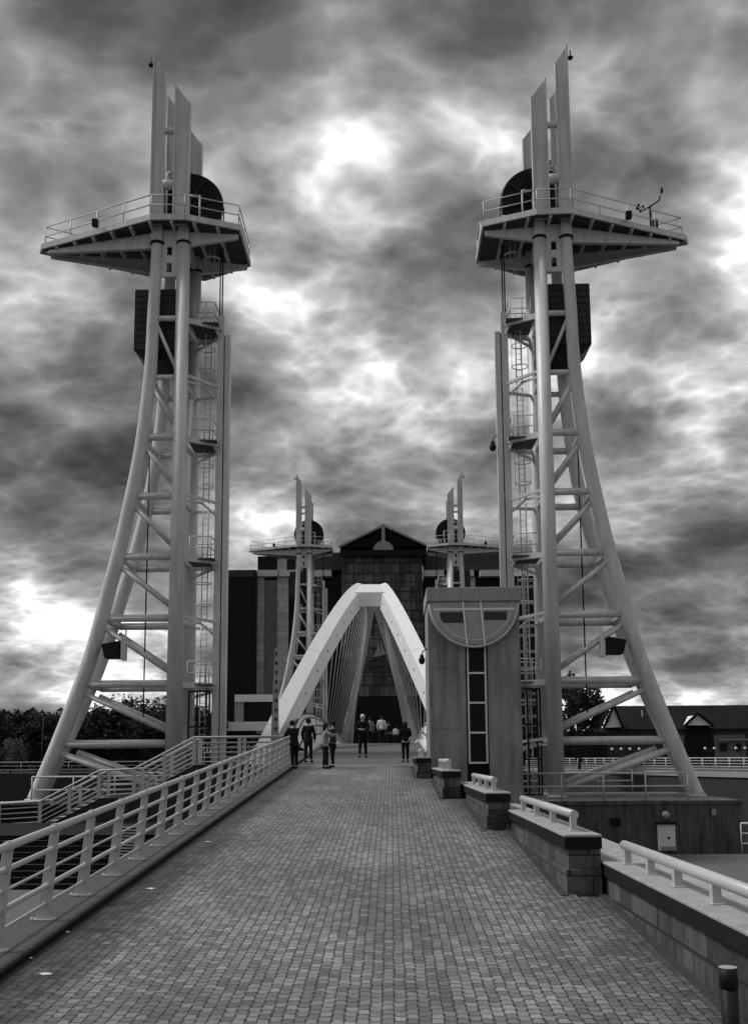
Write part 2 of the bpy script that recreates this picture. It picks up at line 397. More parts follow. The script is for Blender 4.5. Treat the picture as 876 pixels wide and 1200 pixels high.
# ------------------------------------------------------------------ lift bridge
def deck_d(Y):
    pts = [(50, gz(50)), (58, gz(58)-.02), (64, E+.86), (72, E+.92), (90, E+.6), (110, E+.0), (128, E-.5)]
    for (a, za), (b, zb) in zip(pts, pts[1:]):
        if Y <= b: return za+(zb-za)*(Y-a)/(b-a)
    return pts[-1][1]
def cat_smooth(Y): return (deck_d(Y-1.5)+deck_d(Y)+deck_d(Y+1.5))/3 if Y > 52 else deck_d(Y)
br = thing('lift_bridge', (AX, 88, 0), 'white steel footbridge with leaning tied arches and wire hangers between the four towers', 'bridge')
ys = [50.35+i*(126.6-50.35)/48 for i in range(49)]
top = [(y, cat_smooth(y)+.012) for y in ys]
MB().prism(top+[(y, z-.6) for y, z in reversed(top)], 'x', AX-2.5, AX+3.05).build('deck', 'asphalt_deck', br)
HC = 13.9; FOOT = E-.6; SP = 37.3
def arch_pt(u, s):
    h = HC*(1-u*u); w = .47+4.55*(1-h/HC)
    return Vector((AX+s*w, 88.2-u*SP, FOOT+h))
for s in (-1, 1):
    N = Vector((13.9, 0, 4.65*s)).normalized()*s
    pts = [arch_pt(1.03-2.06*i/64, s) for i in range(65)]
    mb = MB(); sideb = MB()
    rows = []
    for i, p in enumerate(pts):
        t = (pts[min(i+1, 64)]-pts[max(i-1, 0)]).normalized(); B = N.cross(t).normalized()
        if B.z < 0: B = -B
        kx = 1.0 if i < 30 else max(.62, 1-(i-30)*.03)
        rows.append([p+(N*.50+B*.5)*kx, p+(N*-.26+B*.5)*kx, p+(N*-.74-B*.42)*kx, p+(N*.36-B*.5)*kx])
    vs = [v for r in rows for v in r]; fs = []
    for i in range(64):
        for k in range(4):
            k2 = (k+1) % 4; fs.append((i*4+k, i*4+k2, (i+1)*4+k2, (i+1)*4+k))
    fs += [(0, 1, 2, 3), (256, 257, 258, 259)]
    mb.add(vs, fs); arch = mb.build('arch', 'arch_paint', br)
        # plate seams: thin raised ribs round the box
    for i in range(3, 64, 6):
        r = rows[i]; t = (pts[i+1]-pts[i-1]).normalized()*.03
        c = pts[i]; ring8 = [c+(q-c)*1.006-t for q in r]+[c+(q-c)*1.006+t for q in r]
        MB().add(ring8, [(0, 1, 5, 4), (1, 2, 6, 5), (2, 3, 7, 6), (3, 0, 4, 7)]).build('seam', 'arch_side', arch)
    # bolt holes on the inner face
    hb = MB()
    for i in range(2, 63, 2):
        p = pts[i]; t = (pts[i+1]-pts[i-1]).normalized(); B = N.cross(t).normalized()
        if B.z < 0: B = -B
        c = p+(N*-.50+B*.04)*(1 if i < 30 else max(.62, 1-(i-30)*.03)); hb.tube(c+N*.02, c-(N*.9-B*.43)*.02, .07, n=8)
    hb.build('anchor_bolts', 'dark_steel', arch)
    # hangers
    for i in range(36):
        Y = 54.5+i*(122-54.5)/35; u = (88.2-Y)/SP; p = arch_pt(u, s)
        lo = Vector((AX+s*2.75, Y, cat_smooth(Y)+.1))
        if s > 0: lo.x = AX+3.1
        MB().tube(p-Vector((0, 0, .45)), lo, .026, n=5).build('hanger', 'hanger_steel', br)
# crown plates joining the arches
mb = MB()
us = [.42-.26*i/20 for i in range(21)]
L = [arch_pt(u, -1)+Vector((.2, 0, .53)) for u in us]; Rr = [arch_pt(u, 1)+Vector((-.2, 0, .53)) for u in us]
L2 = [v-Vector((0, 0, 1.0)) for v in L]; R2 = [v-Vector((0, 0, 1.0)) for v in Rr]
vs = L+Rr+L2+R2; k = 21; fs = []
for i in range(20): fs += [(i, i+1, k+i+1, k+i), (2*k+i, 3*k+i, 3*k+i+1, 2*k+i+1), (i, 2*k+i, 2*k+i+1, i+1), (k+i, k+i+1, 3*k+i+1, 3*k+i)]
fs += [(0, k, 3*k, 2*k), (20, 2*k+20, 3*k+20, k+20)]
mb.add(vs, fs).build('crown_plate', 'arch_paint', br)
# curved wind shields each side of the deck
for s, X in ((-1, AX-2.45), (1, AX+3.0)):
    ys = [51+i*1.5 for i in range(50)]
    def hs(Y):
        e = min((Y-50)/9, 1, (127-Y)/8); e = max(e, 0); return .35+1.45*math.sin(e*math.pi/2)
    rows = []
    for Y in ys:
        z = cat_smooth(Y); h = hs(Y)
        rows.append([Vector((X+s*(1.0*(q/8)**1.3), Y, z+h*q/8)) for q in range(9)])
    vs = []; fs = []
    for r in rows: vs += r
    nr = 9; off = len(vs)
    for r in rows: vs += [v+Vector((s*.05, 0, 0)) for v in r]
    for i in range(len(rows)-1):
        for q in range(8):
            a = i*nr+q; fs.append((a, a+1, a+nr+1, a+nr)); fs.append((off+a, off+a+nr, off+a+nr+1, off+a+1))
        a = i*nr+8; fs.append((a, off+a, off+a+nr, a+nr)); a = i*nr; fs.append((a, a+nr, off+a+nr, off+a))
    fs.append(tuple(range(9))+tuple(off+q for q in range(8, -1, -1)))
    sh = MB().add(vs, fs, True).build('wind_shield', 'arch_paint', br)
    rl = MB()
    for q in (3, 5, 7): rl.sweep([r[q]-Vector((s*.03, 0, 0)) for r in rows], .035, 6)
    rl.build('shield_rail', 'dark_steel', sh)
    MB().sweep([r[8]+Vector((0, 0, .02)) for r in rows], .055, 8).build('top_rail', 'dark_steel', sh)

# ------------------------------------------------------------------ towers
YF, YR = 50.0, 53.2; YM = 51.6; TZ = E-1.85      # front and rear frames; block top
def w_of(px, py, Y=YF): p = at(px, py, Y); return AX-p.x, p.z
LEGPX = [(184.8, 268), (184.5, 290), (181.5, 340), (179.5, 373), (178.6, 400), (177, 430), (173, 470), (167.5, 512), (162, 545), (155.5, 577), (142, 640), (128, 690), (111.5, 757), (91, 815), (65.5, 880), (41, 938)]
LEG = [w_of(*p) for p in LEGPX]
def leg_w(z):
    pts = sorted(LEG, key=lambda q: q[1])
    if z <= pts[0][1]: return pts[0][0]
    for (wa, za), (wb, zb) in zip(pts, pts[1:]):
        if z <= zb: return wa+(wb-wa)*(z-za)/(zb-za)
    return pts[-1][0]
COLW = w_of(213, 290)[0]; COLW2 = w_of(205.5, 880)[0]; CW = (COLW+COLW2)/2
LEVELS = [w_of(209, y)[1] for y in (373, 442, 512, 581, 652, 724, 801, 871)]
PLZ = at(197, 254, 49.1).z                      # platform floor level
JZ = w_of(200, 287)[1]
def rear_extra(z): t = min(max((at(0, 600, YF).z-z)/(at(0, 600, YF).z-TZ), 0), 1); return .85*t
def smoothpath(pts, it=2):
    for _ in range(it):
        out = [pts[0]]
        for a, b in zip(pts, pts[1:]): out += [a*.75+b*.25, a*.25+b*.75]
        out.append(pts[-1]); pts = out
    return pts
def make_tower(s, label):
    """s = -1 left, +1 right"""
    def V(w, y, z): return Vector((AX+s*w, y, z))
    def Q(px, py, Y): p = at(px, py, Y); return V(AX-p.x, Y, p.z)     # measured on the left tower, mirrored for the right
    root = thing('lift_tower', (AX+s*CW, (YF+YR)/2, TZ), label, 'tower', 'steel lift towers at the four corners of the bridge')
    P_ = 'tower_paint'
    for Y in (YF, YR):
        c = MB(); c.sweep([V(CW, Y, TZ-.05), V(CW, Y, JZ)], [.385, .325], 24)
        c.tube(V(CW, Y, TZ-.02), V(CW, Y, TZ+.06), .47, n=24).build('column', P_, root)
        pts = smoothpath([V(w+(rear_extra(z) if Y > YM else 0), Y, z) for w, z in reversed(LEG)], 2)
        rr = [.375-.095*i/(len(pts)-1) for i in range(len(pts))]
        l = MB(); l.sweep(pts, rr, 20); a = pts[0]
        l.tube((a.x, a.y, TZ-.02), (a.x, a.y, TZ+.06), .46, n=20).build('curved_leg', P_, root)
        lv = LEVELS
        for i, z in enumerate(lv):
            MB().tube(V(CW-.1, Y, z), V(leg_w(z)-.05, Y, z), .18 if i > 1 else .14, n=14).build('horizontal_brace', P_, root)
        for i, z in enumerate(lv[:-1]):
            z2 = lv[i+1]
            if i == 0: continue
            MB().tube(V(leg_w(z-.35)-.1, Y, z-.38), V(CW+.25, Y, z2+.55), .125, n=10).build('diagonal_brace', P_, root)
        z = lv[-1]
        MB().tube(V(leg_w(z-.35)-.1, Y, z-.38), V(CW+.3, Y, TZ+.35), .16, n=10).build('diagonal_brace', P_, root)
    MB().tube(V(leg_w(LEVELS[0])-.2, YF, LEVELS[0]-.3), V(CW+.2, YF, LEVELS[1]+.3), .09, n=8).build('diagonal_brace', P_, root)
    for i, z in enumerate(LEVELS):
        for w in (CW, leg_w(z)):
            MB().tube(V(w, YF, z), V(w, YR, z), .13, n=10).build('tie_brace', P_, root)
    # web plate with two slots under the platform
    wl, wc = leg_w(JZ-1)-.3, CW+.34
    z0 = w_of(200, 325)[1]; z1 = JZ-.1; hz = z1-z0; mw = (wl+wc)/2
    m_ = MB()
    for a, b, c, d in ((wc-.1, mw-.13, z0, z1), (mw+.13, wl+.1, z0, z1)): m_.box(AX+s*a, AX+s*b, YF-.06, YF+.06, c, d)
    for a, b in ((z0, z0+.25), (z0+.75, z0+1.15), (z0+1.65, z1)): m_.box(AX+s*(mw-.13), AX+s*(mw+.13), YF-.055, YF+.055, a, b)
    m_.build('web_plate', P_, root)
    # heads above the round columns: narrower square necks into the platform
    for Y in (YF, YR):
        for w in (CW, leg_w(JZ)):
            MB().tube(V(w, Y, JZ), V(w, Y, JZ+.12), .36, n=20).build('collar', 'dark_steel', root)
            MB().bar(V(w, Y, JZ+.1), V(w, Y, PLZ-.15), .52, .5, (1, 0, 0)).build('neck', P_, root)
    # spire blades
    blades = []
    for (x0, x1, ya, yb, Y) in ((179.3, 192.7, 63, 83, YF-.25), (205, 221.8, 101, 122, YF-.25), (196.3, 204.3, 114.5, 124, YR), (222.5, 236, 153, 170, YR)):
        a = Q(x0, ya, Y); b = Q(x1, yb, Y); c = Q(x1, 250, Y); d = Q(x0, 250, Y)
        xa = (a.x+d.x)/2; xb = (b.x+c.x)/2
        pl = [(xa, PLZ-.1), (xb, PLZ-.1), (xb, b.z), (xa, a.z)]
        bl = MB().prism(pl, 'y', Y-.06, Y+.06)
        # stiffening edges and ridge so the blade has a section
        bl.bar((xa, Y, PLZ), (xa, Y, a.z), .07, .34, (1, 0, 0)); bl.bar((xb, Y, PLZ), (xb, Y, b.z), .07, .34, (1, 0, 0))
        o = bl.build('spire_blade', P_, root); blades.append((xa, xb, Y, a.z))
    a, b = blades[0], blades[1]
    for py, r in ((157, .17), (219.5, .26)):
        z = Q(200, py, YF).z; MB().tube((a[1], YF-.25, z), (b[0], YF-.25, z), r, n=12).build('crossbar', P_, root)
        MB().tube((blades[2][1], YR, z), (blades[3][0], YR, z), r*.8, n=10).build('crossbar', P_, root)
    # obstruction light near the tip of the tallest blade
    o = blades[0]; z = Q(179, 79, YF).z
    ob = MB(); ob.tube((o[0], YF-.2, z), (o[0]-(-s)*(-.0)+s*.22, YF-.2, z), .03); ob.tube((o[0]+s*.2, YF-.2, z-.08), (o[0]+s*.2, YF-.2, z+.02), .10, .16); ob.tube((o[0]+s*.2, YF-.2, z), (o[0]+s*.2, YF-.2, z+.42), .03)
    ob.build('tip_light', 'dark_steel', root)
    # sheave wheel
    c = Q(219.5, 243, YM); rw = abs(Q(262, 243, YM).x-c.x)
    wh = MB(); wh.sweep([c-Vector((0, .10, 0)), c+Vector((0, .10, 0))], rw*.93, 48)
    whl = wh.build('sheave_wheel', 'dark_steel', root)
    rm = MB(); rm.ring(c, rw*.94, .12, 48, 'y', m=8).build('rim', 'dark_steel', whl)
    sp = MB()
    for k in range(8):
        a = k*math.pi/4+.2; d = Vector((math.cos(a), 0, math.sin(a))); sp.bar(c+d*.2+Vector((0, -.13, 0)), c+d*rw*.9+Vector((0, -.13, 0)), .12, .08, (0, 1, 0))
    sp.tube(c-Vector((0, .25, 0)), c+Vector((0, .25, 0)), .3, n=20).build('spoke', 'weight_steel', whl)
    # ropes: from wheel down to bridge side and counterweight side
    for dx, pz in ((260, 870), (262, 870)):
        p = Q(dx, 240, YM); MB().tube((p.x, YM-.1+(dx-260)*.1, c.z), (p.x, YM-.1+(dx-260)*.1, Q(260, 395, YM).z), .035, n=6).build('lifting_rope', 'dark_steel', root)
    p = Q(178, 430, YM); MB().tube((p.x, YM, Q(178, 425, YM).z), (p.x, YM, Q(174, 850, YM).z), .035, n=6).build('guide_rope', 'dark_steel', root)
    # counterweight
    a = Q(160, 342, YM-.9); b = Q(206, 425, YM-.9); x0, x1 = a.x, b.x; zt = a.z; zb = b.z; ch = Q(160, 412, YM-.9).z
    ins = (x1-x0)*.28
    cw = MB().prism([(x0, ch), (x0+ins, zb), (x1, zb), (x1, zt), (x0, zt)], 'y', YM-1.15, YM+1.0)
    cwo = cw.build('counterweight', 'dark_steel', root)
    sl = MB(); nsl = 9
    for k in range(nsl):
        za = ch+(zt-ch)*k/nsl; zc_ = ch+(zt-ch)*(k+1)/nsl-.04
        sl.box(x0-.03*s*(-1)*(-1), x1, YM-1.2, YM-1.15, za, zc_)
    sl.build('weight_slab', 'weight_steel', cwo)
    # platform: kite-shaped floor
    px = [(47.8, 292), (50, 287), (177, 252), (216.6, 252), (281, 264.5), (293, 307), (240.6, 324), (175.5, 319)]
    PL = [atz(a, b, PLZ) for a, b in px]; PL = [(AX+s*(AX-p.x), p.y) for p in PL]
    pf = MB(); n = len(PL)
    plat = MB().prism(PL, 'z', PLZ-.06, PLZ).build('platform', 'grating', root)
    cx = sum(p[0] for p in PL)/n; cy = sum(p[1] for p in PL)/n
    for i in range(n):
        a = Vector((PL[i][0], PL[i][1], PLZ-.10)); b = Vector((PL[(i+1) % n][0], PL[(i+1) % n][1], PLZ-.10))
        pf.bar(a, b, .1, .30, (0, 0, 1)) if False else pf.bar(a, b, .10, .30)
    pf.build('fascia', P_, plat)
    # edge of underside boards: inner parallel girders tapering to the tip
    tip = Vector(((PL[0][0]+PL[1][0])/2, (PL[0][1]+PL[1][1])/2, PLZ-.25))
    bm_ = MB()
    for Y in (YF+.05, YR-.05):
        a = V(leg_w(JZ), Y, 0); base = PLZ-.34
        ty = tip.y+(-.12 if Y < YM else .12)
        e = Vector((tip.x, ty, 0))
        e = a+(e-a)*.93
        # tapered web
        t = .05
        d = (e-a).normalized(); nrm = Vector((-d.y, d.x, 0))*t
        vs = []
        for sg in (-1, 1):
            vs += [a+nrm*sg+Vector((0, 0, base)), a+nrm*sg+Vector((0, 0, base-.85)), e+nrm*sg+Vector((0, 0, base-.16)), e+nrm*sg+Vector((0, 0, base))]
        bm_.add(vs, [(0, 1, 2, 3), (4, 7, 6, 5), (0, 4, 5, 1), (1, 5, 6, 2), (2, 6, 7, 3), (3, 7, 4, 0)])
        bm_.bar(a+Vector((0, 0, base-.85)), e+Vector((0, 0, base-.16)), .26, .06)
        # inner side cantilever
        a2 = V(CW, Y, 0); e2 = V(CW-2.7, Y+(.6 if Y > YM else .35), 0); d = (e2-a2).normalized(); nrm = Vector((-d.y, d.x, 0))*t; vs = []
        for sg in (-1, 1):
            vs += [a2+nrm*sg+Vector((0, 0, base)), a2+nrm*sg+Vector((0, 0, base-.8)), e2+nrm*sg+Vector((0, 0, base-.2)), e2+nrm*sg+Vector((0, 0, base))]
        bm_.add(vs, [(0, 1, 2, 3), (4, 7, 6, 5), (0, 4, 5, 1), (1, 5, 6, 2), (2, 6, 7, 3), (3, 7, 4, 0)])
        bm_.bar(a2+Vector((0, 0, base-.8)), e2+Vector((0, 0, base-.2)), .24, .06)
    bm_.bar(V(CW, YF, PLZ-.7), V(leg_w(JZ), YF, PLZ-.7), .1, .9); bm_.bar(V(CW, YR, PLZ-.7), V(leg_w(JZ), YR, PLZ-.7), .1, .9)
    bm_.bar(V(CW, YF, PLZ-.6), V(CW, YR, PLZ-.6), .1, .8); bm_.bar(V(leg_w(JZ), YF, PLZ-.6), V(leg_w(JZ), YR, PLZ-.6), .1, .8)
    bm_.build('girder', P_, plat)
    # joists across
    js = MB()
    def yrange(x):
        yy = []
        for i in range(n):
            (xa, ya), (xb, yb) = PL[i], PL[(i+1) % n]
            if (xa-x)*(xb-x) < 0: yy.append(ya+(yb-ya)*(x-xa)/(xb-xa))
        return (min(yy), max(yy)) if len(yy) > 1 else None
    xs_ = [p[0] for p in PL]; x0, x1 = min(xs_), max(xs_)
    for k in range(1, 10):
        x = x0+(x1-x0)*k/10; r = yrange(x)
        if r: js.bar((x, r[0]+.06, PLZ-.22), (x, r[1]-.06, PLZ-.22), .12, .3)
    js.build('joist', P_, plat)
    # railing round the platform
    rl = MB(); PI = [Vector((cx+(p[0]-cx)*.988, cy+(p[1]-cy)*.988, PLZ)) for p in PL]
    PI = [PI[0]]+PI[2:] if True else PI
    pn = len(PI)
    PI[0] = (PI[0]+Vector((PL[1][0], PL[1][1], PLZ)))/2; PI[0] = PI[0]+(Vector((cx, cy, PLZ))-PI[0]).normalized()*.15
    for i in range(pn):
        a, b = PI[i], PI[(i+1) % pn]; L_ = (b-a).length; k = max(1, round(L_/2.0))
        for q in range(k): p = a+(b-a)*q/k; rl.tube(p, p+Vector((0, 0, 1.1)), .032, n=6)
        for h in (1.1, .58): rl.tube(a+Vector((0, 0, h)), b+Vector((0, 0, h)), .03, n=6)
    rl.build('railing', P_, plat)
    # small machinery cage and box by the wheel
    cg = MB(); c0 = Q(247, 250, YF+1.4); bx = c0.x
    for dx in (-.55, 0, .55):
        for dy in (0, .9): cg.tube((bx+dx, c0.y+dy, PLZ), (bx+dx, c0.y+dy, PLZ+1.0), .05, n=6)
    for h in (.35, .7, 1.0):
        for dy in (0, .9): cg.tube((bx-.55, c0.y+dy, PLZ+h), (bx+.55, c0.y+dy, PLZ+h), .045, n=6)
    cg.box(bx-.35, bx+.1, c0.y+.3, c0.y+.8, PLZ, PLZ+.7)
    cg.build('winch_frame', 'rail_paint', root)
    lf = MB(); x_ = Q(228, 236, YF+.4).x
    for dx in (-.3, .25): lf.tube((x_+dx, YF+.5, PLZ), (x_+dx, YF+.5, PLZ+1.9), .05, n=6)
    lf.tube((x_-.3, YF+.5, PLZ+1.9), (x_+.25, YF+.5, PLZ+1.9), .05, n=6); lf.build('access_hoop', 'rail_paint', root)
    hb = MB(); hx = (a[1] if False else (blades[0][1]+blades[1][0])/2)
    zc = Q(200, 205, YF).z
    for dx in (-.2, .2): hb.tube((hx+dx, YF+.3, PLZ), (hx+dx, YF+.3, zc+.3), .05, n=6)
    hb.tube((hx-.2, YF+.3, zc+.3), (hx+.2, YF+.3, zc+.3), .05, n=6); hb.ring((hx, YF+.3, zc), .22, .05, 14, 'y')
    hb.build('rope_guide', 'rail_paint', root)
    fl = Q(110+.0, 266, YF-.3); MB().box(fl.x-.14, fl.x+.14, fl.y+.1, fl.y+.4, PLZ, PLZ+.35).build('beacon', 'dark_steel', root)
    # guide mast and access column on the bridge side
    mt = Q(265, 394.5, YM).z; mx = Q(264.8, 600, YM).x; cx2 = Q(256.4, 600, YM).x; top2 = Q(257, 372, YM).z
    MB().box(mx-.13, mx+.13, YM-.22, YM+.22, TZ-.1, mt).build('guide_mast', P_, root)
    MB().box(cx2-.17, cx2+.17, YM-.2, YM+.2, TZ-.1, top2).build('access_column', P_, root)
    MB().box(cx2-(-s)*(-.0)+min(s*-.17, s*-.30), cx2+max(s*-.17, s*-.30), YM-.03, YM+.03, TZ-.1, mt).build('mast_web', 'dark_steel', root)
    # landings, brackets, ladders
    lx = Q(241.8, 500, YM).x; colx = AX+s*(CW-.3)
    for i, z in enumerate(LEVELS):
        if i % 2 == 0:
            ld = MB().box(colx, cx2, YM-1.1, YM+1.0, z-.06, z).build('landing', 'grating', root)
            e = MB().bar((colx, YF+.2, z-.05), (cx2, YM-1.1+.6, z-.05), .1, .28)
            e.bar((colx, YR-.2, z-.07), (cx2, YM+.8, z-.07), .1, .28)
            e.bar((AX+s*CW, YR, z-.55), (cx2, YM+.1, z-.25), .1, .12).bar((cx2-(-s)*.2, YM-.6, z-.1), (cx2, YM, z-.65), .1, .1)
            e.build('bracket', P_, ld)
            rl = MB(); xa, xb = colx+(cx2-colx)*.12, colx+(cx2-colx)*.86; ya, yb = YM-1.0, YM+.9
            cor = [(xa, ya), (xb, ya), (xb, yb), (xa, yb)]
            for (p, q) in zip(cor, cor[1:]):
                for h in (.55, 1.1): rl.tube((p[0], p[1], z+h), (q[0], q[1], z+h), .028, n=6)
            for p in cor+[((xa+xb)/2+.1, ya), ((xa+xb)/2, yb)]: rl.tube((p[0], p[1], z), (p[0], p[1], z+1.1), .028, n=6)
            rl.build('landing_railing', P_, ld)
        else:
            MB().bar((colx, YF+.1, z+.1), (cx2, YM-.1, z-.05), .1, .14).bar((colx, YF+.1, z-.2), ((colx+cx2)/2, YM-.6, z-.15), .08, .1)\
                .bar((AX+s*CW, YR, z-.1), (cx2, YM+.1, z-.4), .1, .14).bar((cx2-(-s)*.9, YM-.5, z), (cx2, YM, z-.75), .08, .09).build('bracket', P_, root)
            b2 = MB().bar((mx, YM-.1, z+.3), (cx2, YM-.1, z+.3), .12, .1); b2.build('mast_tie', P_, root)
    for i in range(len(LEVELS)):
        zt_ = LEVELS[i]-.15; zb_ = (LEVELS[i+1] if i+1 < len(LEVELS) else TZ)
        ldr = MB(); yy = YM+.1
        for dx in (-.11, .17): ldr.tube((lx+dx, yy, zb_), (lx+dx, yy, zt_), .03, n=6)
        q = zb_+.15
        while q < zt_: ldr.tube((lx-.11, yy, q), (lx+.17, yy, q), .014, n=5); q += .3
        ldr = ldr.build('ladder', P_, root)
        if i % 2 == 0:
            hp = MB()
            for f in (.28, .66): hp.ring((lx+.03, yy-.38, zb_+(zt_-zb_)*f), .40, .028, 20, 'z')
            for a in (0, math.pi, -math.pi/2): hp.tube((lx+.03+.4*math.cos(a), yy-.38+.4*math.sin(a), zb_+(zt_-zb_)*.28), (lx+.03+.4*math.cos(a), yy-.38+.4*math.sin(a), zb_+(zt_-zb_)*.9), .012, n=4)
            hp.build('safety_hoop', P_, ldr)
    # top hoop and hatch lights under the platform
    hz_ = Q(248, 305, YM).z; hh = MB().ring((Q(248.5, 305, YM).x, YM, hz_), .42, .05, 22, 'z')
    for dx in (-.12, .12): hh.tube((Q(248.5, 305, YM).x+dx, YM, hz_-.1), (Q(248.5, 305, YM).x+dx, YM, PLZ-.2), .035, n=6)
    hh.build('safety_hoop', 'rail_paint', root)
    # gate frame at the foot
    gf = MB(); x0, x1 = sorted((colx+(cx2-colx)*.2, colx+(cx2-colx)*.9)); z0_, z1_ = TZ+.1, LEVELS[6]-.35
    for x in (x0, (x0+x1)/2-.1, x1-.15, x1): gf.box(x-.04, x+.04, YM-1.05, YM-.99, z0_, z1_)
    for f in (0, .33, .66, 1): gf.box(x0-.03, x1+.03, YM-1.06, YM-.98, z0_+(z1_-z0_)*f-.04, z0_+(z1_-z0_)*f+.04)
    gf.build('gate', 'dark_steel', root)
    # floodlight hanging below the diagonal
    f0 = Q(147.5, 752, YF-.25); f1 = Q(122, 756, YF-.25); zb2 = Q(147, 772, YF-.25).z; xr, xl = f0.x, f1.x
    ins = (xr-xl)*.16
    flo = MB().prism([(xl, f1.z), (xl+ins, zb2), (xr-(xr-xl)*.18, zb2), (xr-(xr-xl)*.18, f0.z)], 'y', YF-.75, YF+.05).build('floodlight', 'dark_steel', root)
    ar = MB(); ar.box(xr-.12, xr+.02, YF-.7, YF, zb2-.08, f0.z+.1); ar.tube((xr-.03, YF-.3, f0.z), (xr-.03, YF-.1, f0.z+.55), .04); ar.build('bracket', P_, flo)
    return root
tL = make_tower(-1, 'tall white lift tower standing left of the bridge entrance behind the stair railings')
tR = make_tower(1, 'tall white lift tower standing right of the bridge entrance behind the concrete lift shaft')
# wind gauge on the tip of the right platform
wv_ = thing('wind_gauge', at(757, 270, 52.2), 'small dark anemometer mast on the outer end of the right tower platform', 'wind gauge')
b0 = wpos(wv_); b0.z = PLZ; wv_.location = b0
MB().tube(b0, b0+Vector((0, 0, 1.9)), .06, n=8).build('mast', 'dark_steel', wv_)
MB().sweep([b0+Vector((-.55, 0, 1.55)), b0+Vector((0, 0, 1.85)), b0+Vector((.5, 0, 2.2)), b0+Vector((.55, 0, 2.45))], .04, 6).build('arm', 'dark_steel', wv_)
vn = MB().sphere(b0+Vector((.65, 0, 2.75)), .14, sc=(.5, 1, 1.3)); vn.build('vane', 'dark_steel', wv_)
cu = MB()
for a in (0, 2.1, 4.2): cu.sphere(b0+Vector((-.55+.18*math.cos(a), .18*math.sin(a), 1.85)), .08); cu.tube(b0+Vector((-.55, 0, 1.6)), b0+Vector((-.55+.18*math.cos(a), .18*math.sin(a), 1.85)), .02, n=5)
cu.build('cups', 'dark_steel', wv_)
MB().box(b0.x+.1, b0.x+.35, b0.y-.1, b0.y+.1, PLZ+.55, PLZ+1.1).build('junction_box', 'dark_steel', wv_)
# CCTV cameras
def cctv(p, s, label, r=.14):
    t = thing('security_camera', p, label, 'camera')
    MB().sphere(p, r, sc=(1, 1, 1.25)).tube(p+Vector((0, 0, r*.9)), p+Vector((0, 0, r*1.8)), r*.7, r*.5, n=12).build('dome', 'dark_steel', t)
    MB().sweep([p+Vector((0, 0, r*1.7)), p+Vector((s*.05, 0, r*2.8)), p+Vector((s*.2, 0, r*3.5)), p+Vector((s*.42, 0, r*3.1))], .025, 6).build('bracket', 'dark_steel', t)
cctv(at(577, 524, YM-.15), 1, 'black dome security camera hooked to the guide mast of the right tower', .17)
# far pair
D2 = 82.0
tR.location.x += .24; wv_.location.x += .24
for t, lb in ((tL, 'distant white lift tower left of the arch in front of the office block'),
              (tR, 'distant white lift tower right of the arch rising above the lift shaft')):
    c = copy_tree(t); c.location.y += D2; c['label'] = lb

# concrete bases
for s, lb in ((1, 'stained concrete base block under the right tower with a white door'), (-1, 'low concrete base block under the left tower behind the stairs')):
    x0, x1 = AX+s*5.0, AX+s*15.98
    t = thing('tower_base', (AX+s*10.7, 50, -6.5), lb, 'concrete base')
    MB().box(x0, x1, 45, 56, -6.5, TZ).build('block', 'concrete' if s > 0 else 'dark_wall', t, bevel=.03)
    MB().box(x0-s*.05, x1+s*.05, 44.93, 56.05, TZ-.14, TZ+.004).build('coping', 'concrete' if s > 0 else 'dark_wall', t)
    for (xa, ya, xb, yb) in ((x0, 45.15, x1-s*2.2, 45.15), (x0, 55.5, x1-s*2.2, 55.5)):
        rl = MB()
        a = Vector((xa, ya, TZ)); b = Vector((xb, yb, TZ)); k = max(2, round((b-a).length/1.6))
        for q in range(k+1): p = a+(b-a)*q/k; rl.tube(p, p+Vector((0, 0, 1.15)), .035, n=6)
        for h in (1.15, .6): rl.tube(a+Vector((0, 0, h)), b+Vector((0, 0, h)), .038, n=6)
        rl.build('railing', 'rail_paint', t)
    if s > 0:
        a = at(769, 966, 44.95); b = at(792, 1012, 44.95)
        dr = MB().box(a.x, b.x, 44.9, 45.0, PZ+.02, a.z).build('door', 'white_paint', t, bevel=.01)
        MB().tube((a.x+.45, 44.9, a.z-.55), (a.x+.45, 44.86, a.z-.55), .05, n=10).build('handle', 'dark_steel', dr)
        MB().box(a.x+.12, a.x+.7, 44.885, 44.9, PZ+.2, a.z-1.05).build('vent', 'cap_stone', dr)
        MB().box(a.x-.05, b.x+.05, 44.8, 45.0, a.z, a.z+.1).build('lintel', 'dark_steel', t)
        p = at(780, 955, 44.8); lt = MB().sphere(p, .14, sc=(1, .7, 1)).tube(p, p+Vector((0, .2, 0)), .16, n=14).build('bulkhead_lamp', 'cap_stone', t)
        p = at(721, 963, 44.9); MB().box(p.x-.2, p.x+.2, 44.86, 45.0, p.z-.15, p.z+.15).build('service_hatch', 'dark_wall', t)
        MB().box(at(836, 950, 44.9).x-.08, at(836, 950, 44.9).x+.08, 44.88, 45.0, TZ-.6, TZ-.35).build('bolt_plate', 'cap_stone', t)
    c = copy_tree(t); c.location.y += D2
    c['label'] = 'far concrete base block under the %s distant tower' % ('right' if s > 0 else 'left')

